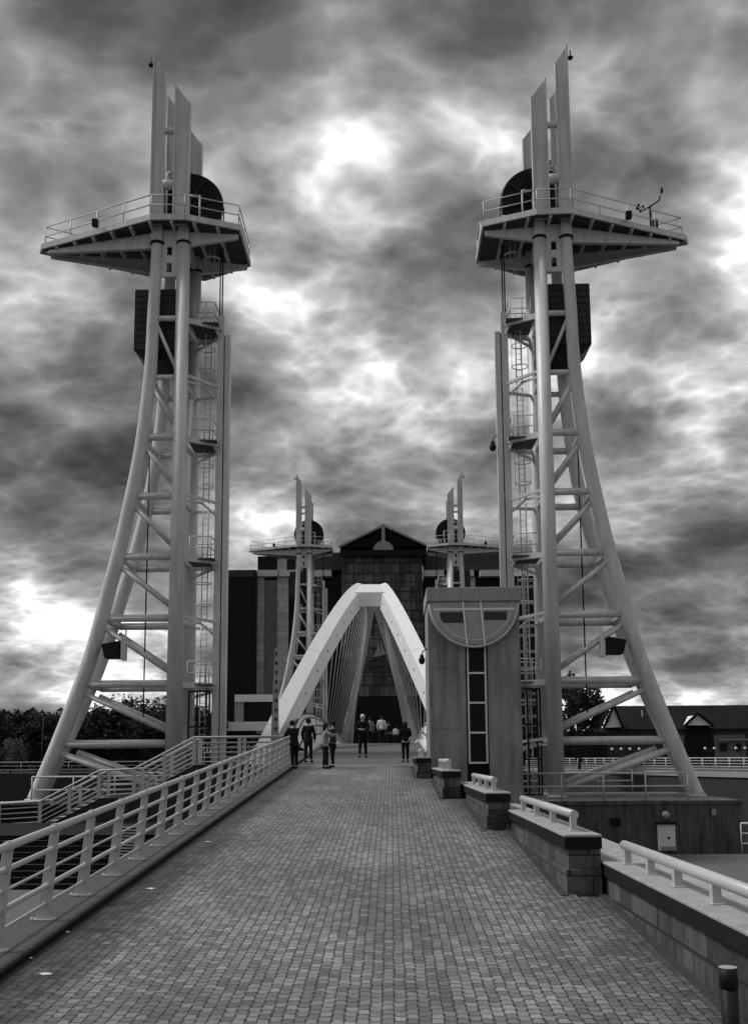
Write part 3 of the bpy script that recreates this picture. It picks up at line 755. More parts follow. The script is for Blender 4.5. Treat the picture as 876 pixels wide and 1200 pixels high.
# ------------------------------------------------------------------ lift shaft building
YS = 41.8
a = at(500.5, 704, YS); b = at(607.5, 704, YS); sx0, sx1 = a.x, b.x; sz1 = at(553, 706, YS).z; szt = at(553, 690, YS).z
sb = thing('lift_shaft', ((sx0+sx1)/2, YS+1.8, PZ), 'streaked concrete lift shaft with half-moon window beside the walkway', 'lift shaft')
slx0, slx1 = at(545.5, 800, YS).x, at(571.5, 800, YS).x
wzb = at(553, 894, YS).z; wzt = at(553, 752, YS).z; yb2 = YS+3.6
m_ = MB().box(sx0, slx0, YS, YS+.4, PZ, sz1).box(slx1, sx1, YS, YS+.4, PZ, sz1).box(slx0, slx1, YS+.0, YS+.4, wzt, sz1)
m_.box(sx0, sx1, YS+.4, yb2, PZ, sz1)
m_.build('wall', 'shaft_concrete', sb, bevel=.03)
MB().box(slx0+.002, slx1-.002, YS+.30, YS+.41, PZ, wzt-.002).build('slot', 'dark_wall', sb)
MB().box(sx0-.05, sx1+.05, YS-.42, yb2+.1, sz1, szt).build('parapet', 'stone_pier', sb, bevel=.02)
cxs = (sx0+sx1)/2; rad = (sx1-sx0)/2-.03
hm = MB(); pl = [(cxs+rad*.94*math.cos(math.pi+math.pi*i/32), sz1-.02+rad*.94*math.sin(math.pi+math.pi*i/32)) for i in range(33)]
bay = MB().prism(pl, 'y', YS-.30, YS-.004).build('window', 'glass_grey', sb)
MB().ring((cxs, YS-.28, sz1-.05), rad*.97, .055, 40, 'y', (math.pi, 2*math.pi), m=8).ring((cxs, YS-.30, sz1-.05), rad*.84, .035, 40, 'y', (math.pi, 2*math.pi), m=8).ring((cxs, YS-.10, sz1-.05), rad*.97, .06, 40, 'y', (math.pi, 2*math.pi), m=8).build('frame', 'arch_side', bay)
mu = MB()
for dx in (-.37, .33):
    zz = sz1-math.sqrt(max(0, rad**2-dx**2)); mu.bar((cxs+dx-.07, YS-.35, sz1-.02), (cxs+dx+.07, YS-.35, zz), .06, .08)
mu.box(cxs-rad*.9, cxs+rad*.9, YS-.33, YS-.30, sz1-.35, sz1-.27)
mu.build('mullion', 'white_paint', bay)
ib = MB().box(cxs-rad*.75, cxs-.42, YS-.315, YS-.302, sz1-.85, sz1-.42).box(cxs+.4, cxs+rad*.72, YS-.315, YS-.302, sz1-.75, sz1-.42).build('panel', 'glass_facade', bay)
wx0, wx1 = at(548, 800, YS+.2).x, at(568.5, 800, YS+.2).x
fr = MB(); zz = [wzt-.06-(wzt-.06-wzb)*k/4 for k in range(5)]
for z in zz: fr.box(wx0, wx1, YS+.12, YS+.24, z-.035, z+.035)
for x in (wx0, wx1): fr.box(x-.035, x+.035, YS+.11, YS+.25, wzb-.035, wzt-.03)
wn_ = MB().box(wx0, wx1, YS+.20, YS+.26, wzb, wzt-.06).build('window', 'glass_dark', sb)
fr.build('frame', 'white_paint', wn_)
jt = MB()
for z in (sz1-2.6, sz1-5.0):
    jt.box(sx0+.2, slx0-.25, YS-.004, YS+.02, z-.006, z+.006)
jt.build('joint', 'dark_wall', sb)
cctv(at(494, 774, YS+.4), 1, 'small black dome camera on the left edge of the concrete lift shaft', .13)

# ------------------------------------------------------------------ right parapet walls
WALLS = [(2.83, 8.5, 17.6, 1.40, 'long near parapet wall with white tube rail behind the black bollard'),
         (2.32, 14.66, 24.4, 1.045, 'second nearest stepped parapet wall with short white tube rail'),
         (1.87, 21.6, 31.0, .70, 'middle stepped parapet wall between two others on the right of the paving'),
         (1.30, 28.1, 37.5, .335, 'fourth stepped parapet wall in front of the lift shaft'),
         (.79, 35.1, 41.2, -.01, 'farthest low parapet wall at the left corner of the lift shaft')]
for wi, (x, y0, y1, d, lb) in enumerate(WALLS):
    zt = E-d; t = thing('parapet_wall', (x+.25, (y0+y1)/2, gz(y0)-.5), lb, 'wall', 'stepped parapet walls along the right of the paving')
    w = .50
    zb_ = PZ+.01 if wi == 0 else gz(y0)-1.2
    MB().box(x+.045, x+w-.012, y0+.045, y1, zt-.46, zt-.19).build('course', 'wall_block', t, bevel=.008)
    MB().box(x+.012, x+w-.012, y0+.012, y1, zb_, zt-.462).build('body', 'wall_block', t, bevel=.008)
    MB().box(x-.002, x+w+.002, y0, y1, zt-.19, zt-.035).build('cap_side', 'dark_wall', t, bevel=.006)  # overcast shade and algae on the cap's side, painted in as a dark band
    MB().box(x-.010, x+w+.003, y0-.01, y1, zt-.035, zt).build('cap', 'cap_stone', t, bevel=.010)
    gy = max(y0-.1, 0)
    gt = MB().prism([(gy, gz(gy)+.004), (y1, gz(y1)+.004), (y1, gz(y1)+.010), (gy, gz(gy)+.010)], 'x', x-.09, x+.02).build('gutter', 'drain_strip')
    tag(gt, kind='structure')
    if wi == 0:
        MB().box(x+w+.01, x+w+.45, y0-.01, y1+3, zt-.22, zt-.05).build('ledge', 'cap_stone', t, bevel=.012)
        MB().box(x+w+.01, x+w+.40, y0, y1+3, PZ, zt-.225).build('ledge_wall', 'concrete', t)
    hx = x+.235; hy0 = y0+.55 if wi else y0-.2; hy1 = WALLS[wi][2]-3.2 if wi < 4 else y1-1
    hr = MB(); hr.tube((hx, hy0, zt+.235), (hx, hy1, zt+.235), .062, n=18)
    h_ = hr.build('handrail', 'rail_paint', t)
    ps = [9.1, 10.43, 11.8, 13.0, 14.25] if wi == 0 else [hy0+.12+(hy1-hy0-.24)*k/3 for k in range(4)]
    for yy in ps:
        MB().box(hx-.045, hx+.045, yy-.05, yy+.05, zt+.002, zt+.2).box(hx-.06, hx+.06, yy-.07, yy+.07, zt, zt+.015).build('rail_post', 'rail_paint', h_, bevel=.012)

# bollard
bp = at(852, 1133, 7.4); t = thing('bollard', (bp.x, 7.4, gz(7.4)), 'short black steel bollard with light top in the near right corner', 'bollard')
z0, z1 = gz(7.4), bp.z
MB().tube((bp.x, 7.4, z0), (bp.x, 7.4, z1-.14), .058, n=28).build('post', 'dark_steel', t)
MB().tube((bp.x, 7.4, z1-.13), (bp.x, 7.4, z1-.006), .062, n=28).build('collar', 'dark_steel', t)
MB().tube((bp.x, 7.4, z1-.006), (bp.x, 7.4, z1), .06, n=28).build('cap', 'cap_stone', t)

# ------------------------------------------------------------------ left walkway railing
rt = thing('walkway_railing', (-4.08, 25, gz(25)+.1), 'long white railing of five tubes on tapered posts along the left kerb', 'railing')
RX = -4.08
HT = [(1.05, .045), (.81, .03), (.59, .016), (.395, .03), (.185, .016)]
def lean(h): return RX+.10*h
Y0, Y1 = 6.2, 44.0
for h, r in HT:
    MB().tube((lean(h), Y0, gz(Y0)+.1+h), (lean(h), Y1, gz(Y1)+.1+h), r, n=12).build('rail', 'rail_paint', rt)
yy = 11.15-1.53*3
while yy < Y1:
    z = gz(yy)+.1
    pts = [(-.075, 0), (.075, 0), (.058, 1.05), (-.045, 1.05)]
    mb = MB(); vs = []
    for X in (-.009, .009):
        for py_, pz_ in pts: vs.append((lean(pz_)+X, yy+py_, z+pz_))
    # fin seen broadside to the walkway: plate lies across it
    mb = MB(); vs = []
    for dy in (-.02, .02):
        for a_, h_ in ((-.085, 0), (.085, 0), (.055, 1.0), (-.055, 1.0)): vs.append((lean(h_)+a_*.95, yy+dy, z+h_))
    mb.add(vs, [(0, 1, 2, 3), (7, 6, 5, 4), (0, 4, 5, 1), (1, 5, 6, 2), (2, 6, 7, 3), (3, 7, 4, 0)])
    mb.tube((lean(1.05), yy-.035, z+1.05), (lean(1.05), yy+.035, z+1.05), .058, n=14)
    for h, r in HT[1:]: mb.tube((lean(h), yy-.03, z+h), (lean(h), yy+.03, z+h), r+.014, n=10)
    po = mb.build('post', 'rail_paint', rt, bevel=.006)
    MB().box(RX-.14, RX+.14, yy-.07, yy+.07, z, z+.016).sphere((RX+.115, yy-.03, z+.018), .024, 8, 6).sphere((RX-.115, yy-.03, z+.018), .024, 8, 6).build('base_plate', 'rail_paint', po)
    yy += 1.53

# ------------------------------------------------------------------ stairs down on the left
st = thing('side_stair', (-11, 44.6, PZ), 'dark stair with white multi bar railings descending left in front of the left tower', 'stair')
SPX = [(318, 863), (228, 864), (158, 901), (117, 903), (48, 939), (0, 942), (-60, 944)]
for side, YY in (('near', 43.6), ('far', 45.4)):
    pass
SP_ = [at(x, y, 43.6) for x, y in SPX]
prof = [(p.x, p.z-1.12) for p in SP_]
prof[0] = (-4.36, prof[0][1])
MB().prism(prof+[(prof[-1][0], PZ), (prof[0][0], PZ)], 'y', 43.75, 44.9).build('stair_wall', 'brick_dark', st)
for (xa, za), (xb, zb) in ((prof[1], prof[2]), (prof[3], prof[4])):
    n = 8; tr = MB()
    for k in range(n):
        x = xa+(xb-xa)*k/n; x2 = xa+(xb-xa)*(k+1)/n; z = za+(zb-za)*(k)/n+.02; tr.box(x, x2, 43.8, 44.85, z-.06, z)
    tr.build('tread', 'cap_stone', st)
for YY in (43.55, 45.05):
    pts = [Vector((p[0], YY, p[1])) for p in prof]
    rl = MB()
    for h, r in ((1.12, .04), (.9, .022), (.7, .022), (.5, .022), (.3, .022), (.12, .022)):
        rl.sweep([p+Vector((0, 0, h)) for p in pts], r, 6)
    ro = rl.build('railing', 'rail_paint', st)
    for a, b in zip(pts, pts[1:]):
        k = max(1, round((b-a).length/1.7))
        for q in range(k):
            p = a+(b-a)*q/k; MB().box(p.x-.07, p.x+.07, p.y-.025, p.y+.025, p.z, p.z+1.1).build('post', 'rail_paint', ro)
# broad dark steps rising from the plaza towards the stair
t = thing('stone_steps', (-9, 36, PZ), 'broad dark brick steps on the lower plaza left of the kerb', 'steps')
mb = MB(); tb = MB()
for k in range(9):
    z = PZ+.155*(k+1); y = 33+.42*k; mb.box(-19, -4.36, y, 43.7, PZ if k == 0 else z-.155, z-.012); tb.box(-19, -4.36, y-.02, y+.06, z-.012, z)
mb.build('riser', 'dark_wall', t); tb.build('nosing', 'brick_dark', t)
# louvred vent box
a = at(133, 968, 34.5); b = at(160, 1003, 34.5)
t = thing('vent_box', ((a.x+b.x)/2, 34.9, b.z), 'pale slatted ventilation box standing on the dark steps', 'vent')
MB().box(a.x, b.x, 34.6, 35.4, b.z-.1, a.z).build('casing', 'dark_steel', t)
sl = MB()
for k in range(10):
    z = b.z+(a.z-b.z)*(k+.3)/10; sl.box(a.x-.02, b.x+.02, 34.53, 34.6, z, z+.045)
sl.build('slat', 'rail_paint', t)
# fence on the plaza in front of the left base, with top boards
def fence(name, pts, h, label, rails, sp=1.8, r=.03, mat_='rail_paint', cat='railing', pr=.03):
    t = thing(name, pts[0], label, cat)
    rl = MB()
    for f in rails: rl.sweep([Vector(p)+Vector((0, 0, h*f)) for p in pts], r if f < 1 else r*1.5, 6)
    rl.build('rail', mat_, t)
    for a, b in zip(pts, pts[1:]):
        a = Vector(a); b = Vector(b); k = max(1, round((b-a).length/sp))
        for q in range(k+1): p = a+(b-a)*q/k; MB().tube(p, p+Vector((0, 0, h)), pr, n=6).build('post', mat_, t)
    return t
fence('quay_railing', [(13.9, 43.4, PZ), (60, 43.4, PZ)], 1.2, 'low white quay railing at the right edge beside the concrete base', (.35, .68, 1), 2.4, .035)
# long railing on the far right quay
q0 = Vector((16, 128, BZ)); q1 = Vector((28.6, 84, BZ)); q2 = Vector((34, 62, BZ))
fence('quay_railing', [q0, q1, q2], 1.15, 'long white railing along the far quay in front of the warehouse', (.2, .4, .6, .8, 1), 2.0, .035, pr=.06)
tag(MB().prism([(15.9, 128), (16.5, 128), (29.1, 84.1), (34.5, 62), (33.9, 62), (28.5, 83.9)], 'z', BZ-.4, BZ+.05).build('quay_coping', 'stone_pier'), kind='structure')
fence('quay_railing', [(-95, 113, BZ), (-14, 113, BZ)], 1.15, 'distant white railing along the far bank under the left trees', (.33, .66, 1), 2.5, .035)

# ------------------------------------------------------------------ office block beyond
YO = 190.0
ob = thing('office_block', (AX, YO+10, BZ), 'dark glass office block with pediment roof and pale stone piers behind the arch', 'building')
def pb(mb, px0, px1, py0, py1, Y, dep): a = at(px0, py0, Y); b = at(px1, py1, Y); return mb.box(a.x, b.x, Y, Y+dep, b.z, a.z)
pb(MB(), 265, 297, 668, 905, YO-4, 20).build('dark_wing', 'dark_cladding', ob)
pb(MB(), 265, 297, 668, 676, YO-4.3, 2).build('cornice', 'brick_far', ob)
pb(MB(), 297, 402, 676, 905, YO, 20).build('wall', 'dark_cladding', ob)
pb(MB(), 496, 634, 676, 905, YO, 20).build('wall', 'dark_cladding', ob)
pb(MB(), 400, 498, 653, 905, YO-3, 20).build('atrium', 'facade_tile', ob)
for x0, x1 in ((297, 308), (325, 337), (520, 532), (548, 560), (590, 596)):
    pb(MB(), x0, x1, 676, 860 if x0 > 320 or x0 < 300 else 905, YO-.9, .9).build('pier', 'pier_block', ob)
for x0, x1 in ((308, 325),):
    pb(MB(), x0, x1, 680, 860, YO-.3, .3).build('window', 'glass_ripple', ob)
for x0, x1 in ((297, 325), (327, 350), (368, 388), (496, 520), (530, 555), (562, 588)):
    pb(MB(), x0, x1, 668, 675, YO-1.6, 3).build('balcony', 'arch_side', ob)
for x0, x1, y0, y1, m_ in ((302, 345, 652, 668, 'dark_cladding'), (325, 336, 655, 668, 'stone_pier'), (345, 400, 648, 668, 'brick_far'), (498, 585, 648, 668, 'brick_far'), (540, 550, 650, 668, 'stone_pier'), (385, 402, 678, 690, 'brick_far')):
    pb(MB(), x0, x1, y0, y1, YO+.5+random.random()*.3, 12).build('penthouse', m_, ob)
a = at(398, 646, YO-4); b = at(500, 646, YO-4); pk = at(449, 617, YO-4); ev = at(449, 641, YO-4).z
MB().prism([(a.x, ev), (b.x, ev), (pk.x, pk.z)], 'y', YO-4, YO+16).build('roof', 'roof_dark', ob)
fas = MB(); fas.bar((a.x-.3, YO-4.2, ev), (pk.x, YO-4.2, pk.z+.15), .5, .35); fas.bar((b.x+.3, YO-4.2, ev), (pk.x, YO-4.2, pk.z+.15), .5, .35)
fas.build('roof_edge', 'stone_pier', ob)
MB().box(a.x, b.x, YO-4.5, YO-3.6, at(449, 652, YO-4).z, at(449, 645, YO-4).z).build('eaves', 'dark_cladding', ob)
c = at(449, 645.5, YO-4.3); r = at(461, 645, YO-4.3).x-c.x
MB().prism([(c.x+r*math.cos(math.pi*i/16), c.z+r*math.sin(math.pi*i/16)) for i in range(17)], 'y', YO-4.4, YO-4.05).build('lunette', 'stone_pier', ob)
MB().box(c.x-.3, c.x+.3, YO-4.42, YO-4.1, c.z, pk.z+.4).build('finial', 'stone_pier', ob)
# glazing bars across the atrium, entrance recess and pale sails inside
gb = MB()
for k in range(9):
    x = at(404+k*11, 700, YO-3).x; gb.box(x-.04, x+.04, YO-3.12, YO-3.002, at(449, 812, YO-3).z, at(449, 654, YO-3).z)
for py in range(660, 812, 11):
    z = at(449, py, YO-3).z; gb.box(at(401, 700, YO-3).x, at(497, 700, YO-3).x, YO-3.14, YO-3.002, z-.03, z+.03)
gb.build('glazing_bar', 'brick_far', ob)
pb(MB(), 402, 497, 816, 905, YO-3.4, .3).build('entrance', 'dark_cladding', ob)
sl = MB(); 
for p3 in (((437, 770), (444, 754), (446, 769)), ((446, 768), (446, 752), (452, 767))):
    q = [at(x, y, YO-3.3) for x, y in p3]; sl.prism([(v.x, v.z) for v in q], 'y', YO-3.35, YO-3.2)
sl.build('pale_sail_panel', 'stone_pier', ob)
# right wing windows seen through the right tower
for k in range(9):
    for j in range(2):
        y = 690+k*19; f = pb(MB(), 603+j*14, 615+j*14, y, y+15, YO-.25, .2).build('window', 'glass_dark', ob)
fr = MB()
for k in range(10): pb(fr, 600, 634, 686+k*19, 689+k*19, YO-.35, .3)
for x in (601, 616, 630): pb(fr, x-1, x+1, 672, 880, YO-.4, .35)
fr.build('window_frame', 'stone_pier', ob)
# low entrance pavilion
pv = thing('pavilion', (at(298, 850, 172).x, 175, BZ), 'low pavilion with pale flat roof at the left foot of the office block', 'building')
pb(MB(), 275, 335, 814, 822, 170, 8).build('roof', 'light_render', pv)
pb(MB(), 278, 335, 822, 850, 171, 6).build('glazing', 'glass_dark', pv)
pb(MB(), 275, 285, 822, 850, 170.3, 6).build('pier', 'stone_pier', pv)
pb(MB(), 266, 335, 846, 856, 168, .5).build('front_wall', 'light_render', pv)

# ------------------------------------------------------------------ warehouse on the right bank
YW = 150
wh = thing('warehouse', (60, YW+5, BZ), 'long low warehouse with dark pitched roof and small pale gables on the right bank', 'building')
x0 = at(709, 850, YW).x; x1 = 95; zr = at(760, 827, YW+8).z; ze = at(760, 853, YW).z
MB().box(x0, x1, YW, YW+16, BZ-.2, ze).build('wall', 'brick_far', wh)
MB().prism([(YW-.8, ze-.2), (YW+8, zr), (YW+16.8, ze-.2)], 'x', x0+.4, x1).build('roof', 'roof_dark', wh)
# pale gable end turned to the left
pk = at(718, 828, YW-1); ga = at(707, 853, YW-1); gb_ = at(727, 852, YW-1)
gl = MB().prism([(ga.x, ga.z), (gb_.x, gb_.z), (pk.x, pk.z)], 'y', YW-1.2, YW+1).build('gable', 'light_render', wh)
gr = MB().bar((ga.x-.2, YW-1.4, ga.z-.2), (pk.x, YW-1.4, pk.z+.2), .5, .25).bar((gb_.x+.2, YW-1.4, gb_.z-.2), (pk.x, YW-1.4, pk.z+.2), .5, .25); gr.build('verge', 'roof_dark', gl)
pk = at(816, 838, YW-1); ga = at(803, 850, YW-1); gb_ = at(832, 850, YW-1)
gl = MB().prism([(ga.x, ga.z), (gb_.x, gb_.z), (pk.x, pk.z)], 'y', YW-1.2, YW+4).build('gable', 'light_render', wh)
MB().bar((ga.x-.3, YW-1.3, ga.z-.1), (pk.x, YW-1.3, pk.z+.25), .6, .25).bar((gb_.x+.3, YW-1.3, gb_.z-.1), (pk.x, YW-1.3, pk.z+.25), .6, .25).build('verge', 'roof_dark', gl)
for a_, b_ in ((783, 802), (836, 874)): pb(MB(), a_, b_, 861, 893, YW-.4, .4).build('wall_panel', 'brick_warehouse', wh)
pb(MB(), 804, 835, 853, 893, YW-.3, .3).build('doorway', 'dark_cladding', wh)
for a_, b_ in ((843, 852), (862, 868)): pb(MB(), a_, b_, 871, 880, YW-.6, .2).build('window', 'glass_dark', wh)
pb(MB(), 752, 753.5, 832, 853, YW+3.5, .6).build('flue', 'stone_pier', wh)
pb(MB(), 842, 876, 866, 867.5, YW-1, .4).build('sign_board', 'stone_pier', wh)
an = thing('boundary_wall', (25, 138, BZ), 'dark high boundary wall on the quay between the tree and the warehouse', 'wall')
pb(MB(), 600, 712, 858, 897, 140, 1.0).build('wall', 'dark_cladding', an)
pb(MB(), 600, 712, 857, 859, 139.9, 1.2).build('coping', 'brick_far', an)
# globe lamps
lp = None
for i, (px, lb) in enumerate(((722, 'leftmost twin globe lamp on the quay in front of the warehouse'), (743, 'twin globe lamp just right of the leftmost one on the quay'),
                              (831, 'twin globe lamp in front of the dark warehouse doorway'), (867, 'rightmost twin globe lamp beside the warehouse wall'))):
    p = at(px, 878, 118)
    if lp is None:
        lp = thing('street_lamp', (p.x, 118, BZ), lb, 'street lamp', 'twin globe lamps on the right quay')
        MB().tube((p.x, 118, BZ), (p.x, 118, p.z-.1), .07, n=8).tube((p.x-.5, 118, p.z-.2), (p.x+.5, 118, p.z-.2), .04, n=6).build('pole', 'dark_steel', lp)
        for s in (-1, 1): MB().sphere((p.x+s*.5, 118, p.z), .17, 12, 8).build('globe', 'lamp_globe', lp)
        lx0 = p.x
    else:
        c = copy_tree(lp); c.location.x = p.x; c['label'] = lb
# tall lamp column on the left bank and the slim light column by the arch
def lamp_col(px, ytop, ybot, Y, label, zb):
    a = at(px, ytop, Y); t = thing('lamp_post', (a.x, Y, zb), label, 'lamp post')
    MB().sweep([(a.x, Y, zb), (a.x, Y, a.z)], [.11, .06], 8).build('pole', 'brick_far', t)
    MB().tube((a.x, Y, a.z), (a.x+.7, Y, a.z+.1), .05, n=6).box(a.x+.6, a.x+1.3, Y-.12, Y+.12, a.z+.05, a.z+.18).build('lamp_head', 'brick_far', t)
lamp_col(51, 842, 905, 118, 'thin tall lamp post in front of the dark trees on the left', BZ)
a = at(324, 760, 47.5); t = thing('light_column', (a.x, 47.5, 2.3), 'slender pale blade column standing in front of the left arch foot', 'column')
zb = gz(47.5)
MB().add([(a.x-.07, 47.4, a.z), (a.x+.07, 47.4, a.z), (a.x+.07, 47.6, a.z), (a.x-.07, 47.6, a.z), (a.x-.26, 47.3, zb-.4), (a.x+.12, 47.3, zb-.4), (a.x+.12, 47.7, zb-.4), (a.x-.26, 47.7, zb-.4)],
         [(0, 1, 2, 3), (4, 7, 6, 5), (0, 4, 5, 1), (1, 5, 6, 2), (2, 6, 7, 3), (3, 7, 4, 0)]).build('blade', 'stone_pier', t, bevel=.01)
n_ = MB()
for k in range(9):
    z = a.z-.3-k*.42; n_.box(a.x-.03, a.x+.05, 47.28, 47.4, z, z+.12)
n_.build('lamp_slot', 'dark_steel', t)

# ------------------------------------------------------------------ trees
def leaf_mesh(rnd, h, r, n, leaf, kind='round'):
    mb = MB(); cl = []
    for _ in range(26):
        a = rnd.uniform(0, 6.28); rr = r*math.sqrt(rnd.random())*.85; zz = h*rnd.uniform(.28, .95)
        k = 1-((zz/h-.55)/.5)**2*.55; cl.append((rr*math.cos(a)*k, rr*math.sin(a)*k, zz, r*rnd.uniform(.2, .42)))
    for _ in range(n):
        c = rnd.choice(cl); d = Vector((rnd.gauss(0, 1), rnd.gauss(0, 1), rnd.gauss(0, .8))).normalized()*c[3]*rnd.random()**.35
        p = Vector(c[:3])+d; s = leaf*rnd.uniform(.5, 1.3)
        u = Vector((rnd.gauss(0, 1), rnd.gauss(0, 1), rnd.gauss(0, .5))).normalized(); v = u.cross(Vector((rnd.gauss(0, 1), rnd.gauss(0, 1), rnd.gauss(0, 1)))).normalized()
        mb.add([p-u*s, p-v*s*.5, p+u*s, p+v*s*.5], [(0, 1, 2, 3)])
    tk = MB(); tk.sweep([(0, 0, 0), (.05*h*.1, 0, h*.3), (0, .03*h, h*.75)], [h*.028, h*.02, h*.006], 7)
    for c in cl[:14]:
        tk.sweep([(0, 0, h*rnd.uniform(.2, .5)), (c[0]*.5, c[1]*.5, c[2]*.8), c[:3]], [h*.010, h*.006, h*.002], 5)
    return mb, tk
protos = []
rnd = random.Random(3)
def tree_proto(h, r, n, leaf, m, label):
    mb, tk = leaf_mesh(rnd, h, r, n, leaf)
    t = thing('tree', (0, 0, 0), label, 'tree'); tk.build('trunk', 'bark', t); mb.build('crown', m, t); return t
used = set()
pr = [tree_proto(9, 4.2, 5200, .30, 'foliage', 'x'), tree_proto(9, 3.6, 4600, .28, 'foliage', 'x'), tree_proto(9, 4.6, 3600, .26, 'foliage_light', 'x')]
spots = []  # px, base-Y, top-py, proto, label
names = ['at the left edge of the picture', 'second from the left edge', 'third from the left in the bank', 'left of the thin lamp post', 'just behind the thin lamp post', 'right of the thin lamp post',
         'left of the tower leg', 'directly behind the left tower leg', 'seen through the lower bays of the left tower', 'in the middle of the left tower opening', 'right of the middle of the tower opening', 'against the left tower column']
for i in range(12):
    spots.append((-12+i*19, 128+((i*37) % 5)*5, 831+((i*53) % 9)-(4 if i > 6 else 0), i % 2, 'dark dense bank tree '+names[i]))
spots += [(14, 116, 868, 2, 'small paler tree low at the left edge in front of the dark bank'), (150, 150, 822, 2, 'loose airy tree rising above the bank behind the left tower'), (190, 146, 823, 2, 'thin crowned tree close to the left tower column'),
          (675, 104, 797, 0, 'rounded dark tree between the right tower column and the warehouse'),
          (238, 150, 828, 1, 'dark tree seen behind the gate of the left tower')]
for i, (px, Y, pt, k, lb) in enumerate(spots):
    p = at(px, pt, Y); hh = p.z-BZ
    if k not in used: o = pr[k]; used.add(k)
    else: o = copy_tree(pr[k])
    o['label'] = lb; o['group'] = 'trees on the far bank'
    o.location = (p.x, Y, BZ); s_ = hh/8.9; sx = max(s_, .75) if i < 12 else s_*(1.0 if px != 675 else .62)
    o.scale = (sx, sx, s_); o.rotation_euler.z = i*1.3
# far wood closing the bank behind the left trees
mb = MB(); rnd2 = random.Random(11)
for _ in range(26000):
    px = rnd2.uniform(-40, 262); Y = rnd2.uniform(160, 185); zt = 7.6+1.2*math.sin(px*.06)+.9*math.sin(px*.17+1)
    x = (px-459)/1240*Y; z = BZ+rnd2.random()**.7*zt; p = Vector((x, Y, z)); s = .5*rnd2.uniform(.5, 1.3)
    u = Vector((rnd2.gauss(0, 1), rnd2.gauss(0, 1), rnd2.gauss(0, .5))).normalized(); v = u.cross(Vector((rnd2.gauss(0, 1), rnd2.gauss(0, 1), rnd2.gauss(0, 1)))).normalized()
    mb.add([p-u*s, p-v*s*.6, p+u*s, p+v*s*.6], [(0, 1, 2, 3)])
tag(mb.build('woodland', 'foliage'), 'dark far wood closing the bank behind the left trees', 'woodland', kind='stuff')
mb = MB()
for _ in range(5000):
    px = rnd2.uniform(264, 330); Y = rnd2.uniform(164, 167); x = (px-459)/1240*Y; z = BZ+abs(rnd2.gauss(0, 1.1))+1.2*math.sin(px*.5)**2*rnd2.random(); p = Vector((x, Y, z)); s = .22
    u = Vector((rnd2.gauss(0, 1), rnd2.gauss(0, 1), rnd2.gauss(0, 1))).normalized(); v = u.orthogonal().normalized()
    mb.add([p-u*s, p-v*s*.5, p+u*s, p+v*s*.5], [(0, 1, 2, 3)])
tag(mb.build('shrubs', 'foliage_light'), 'row of loose low shrubs in front of the pavilion', 'shrubs', kind='stuff')

# ------------------------------------------------------------------ people
def skin_mesh(name, verts, edges, rad, material, parent, sub=1, root=0):
    me = bpy.data.meshes.new(name); me.from_pydata([tuple(v) for v in verts], edges, [])
    o = bpy.data.objects.new(name, me); col.objects.link(o)
    o.modifiers.new('skin', 'SKIN'); sv = me.skin_vertices[0].data
    for i, r in enumerate(rad): sv[i].radius = r if isinstance(r, tuple) else (r, r); sv[i].use_root = (i == root)
    ss = o.modifiers.new('sub', 'SUBSURF'); ss.levels = sub; ss.render_levels = sub
    dg = bpy.context.evaluated_depsgraph_get(); dg.update()
    m2 = bpy.data.meshes.new_from_object(o.evaluated_get(dg)); bpy.data.objects.remove(o)
    for p in m2.polygons: p.use_smooth = True
    m2.materials.clear(); m2.materials.append(M[material])
    o2 = bpy.data.objects.new(name, m2); col.objects.link(o2); o2.parent = parent; return o2
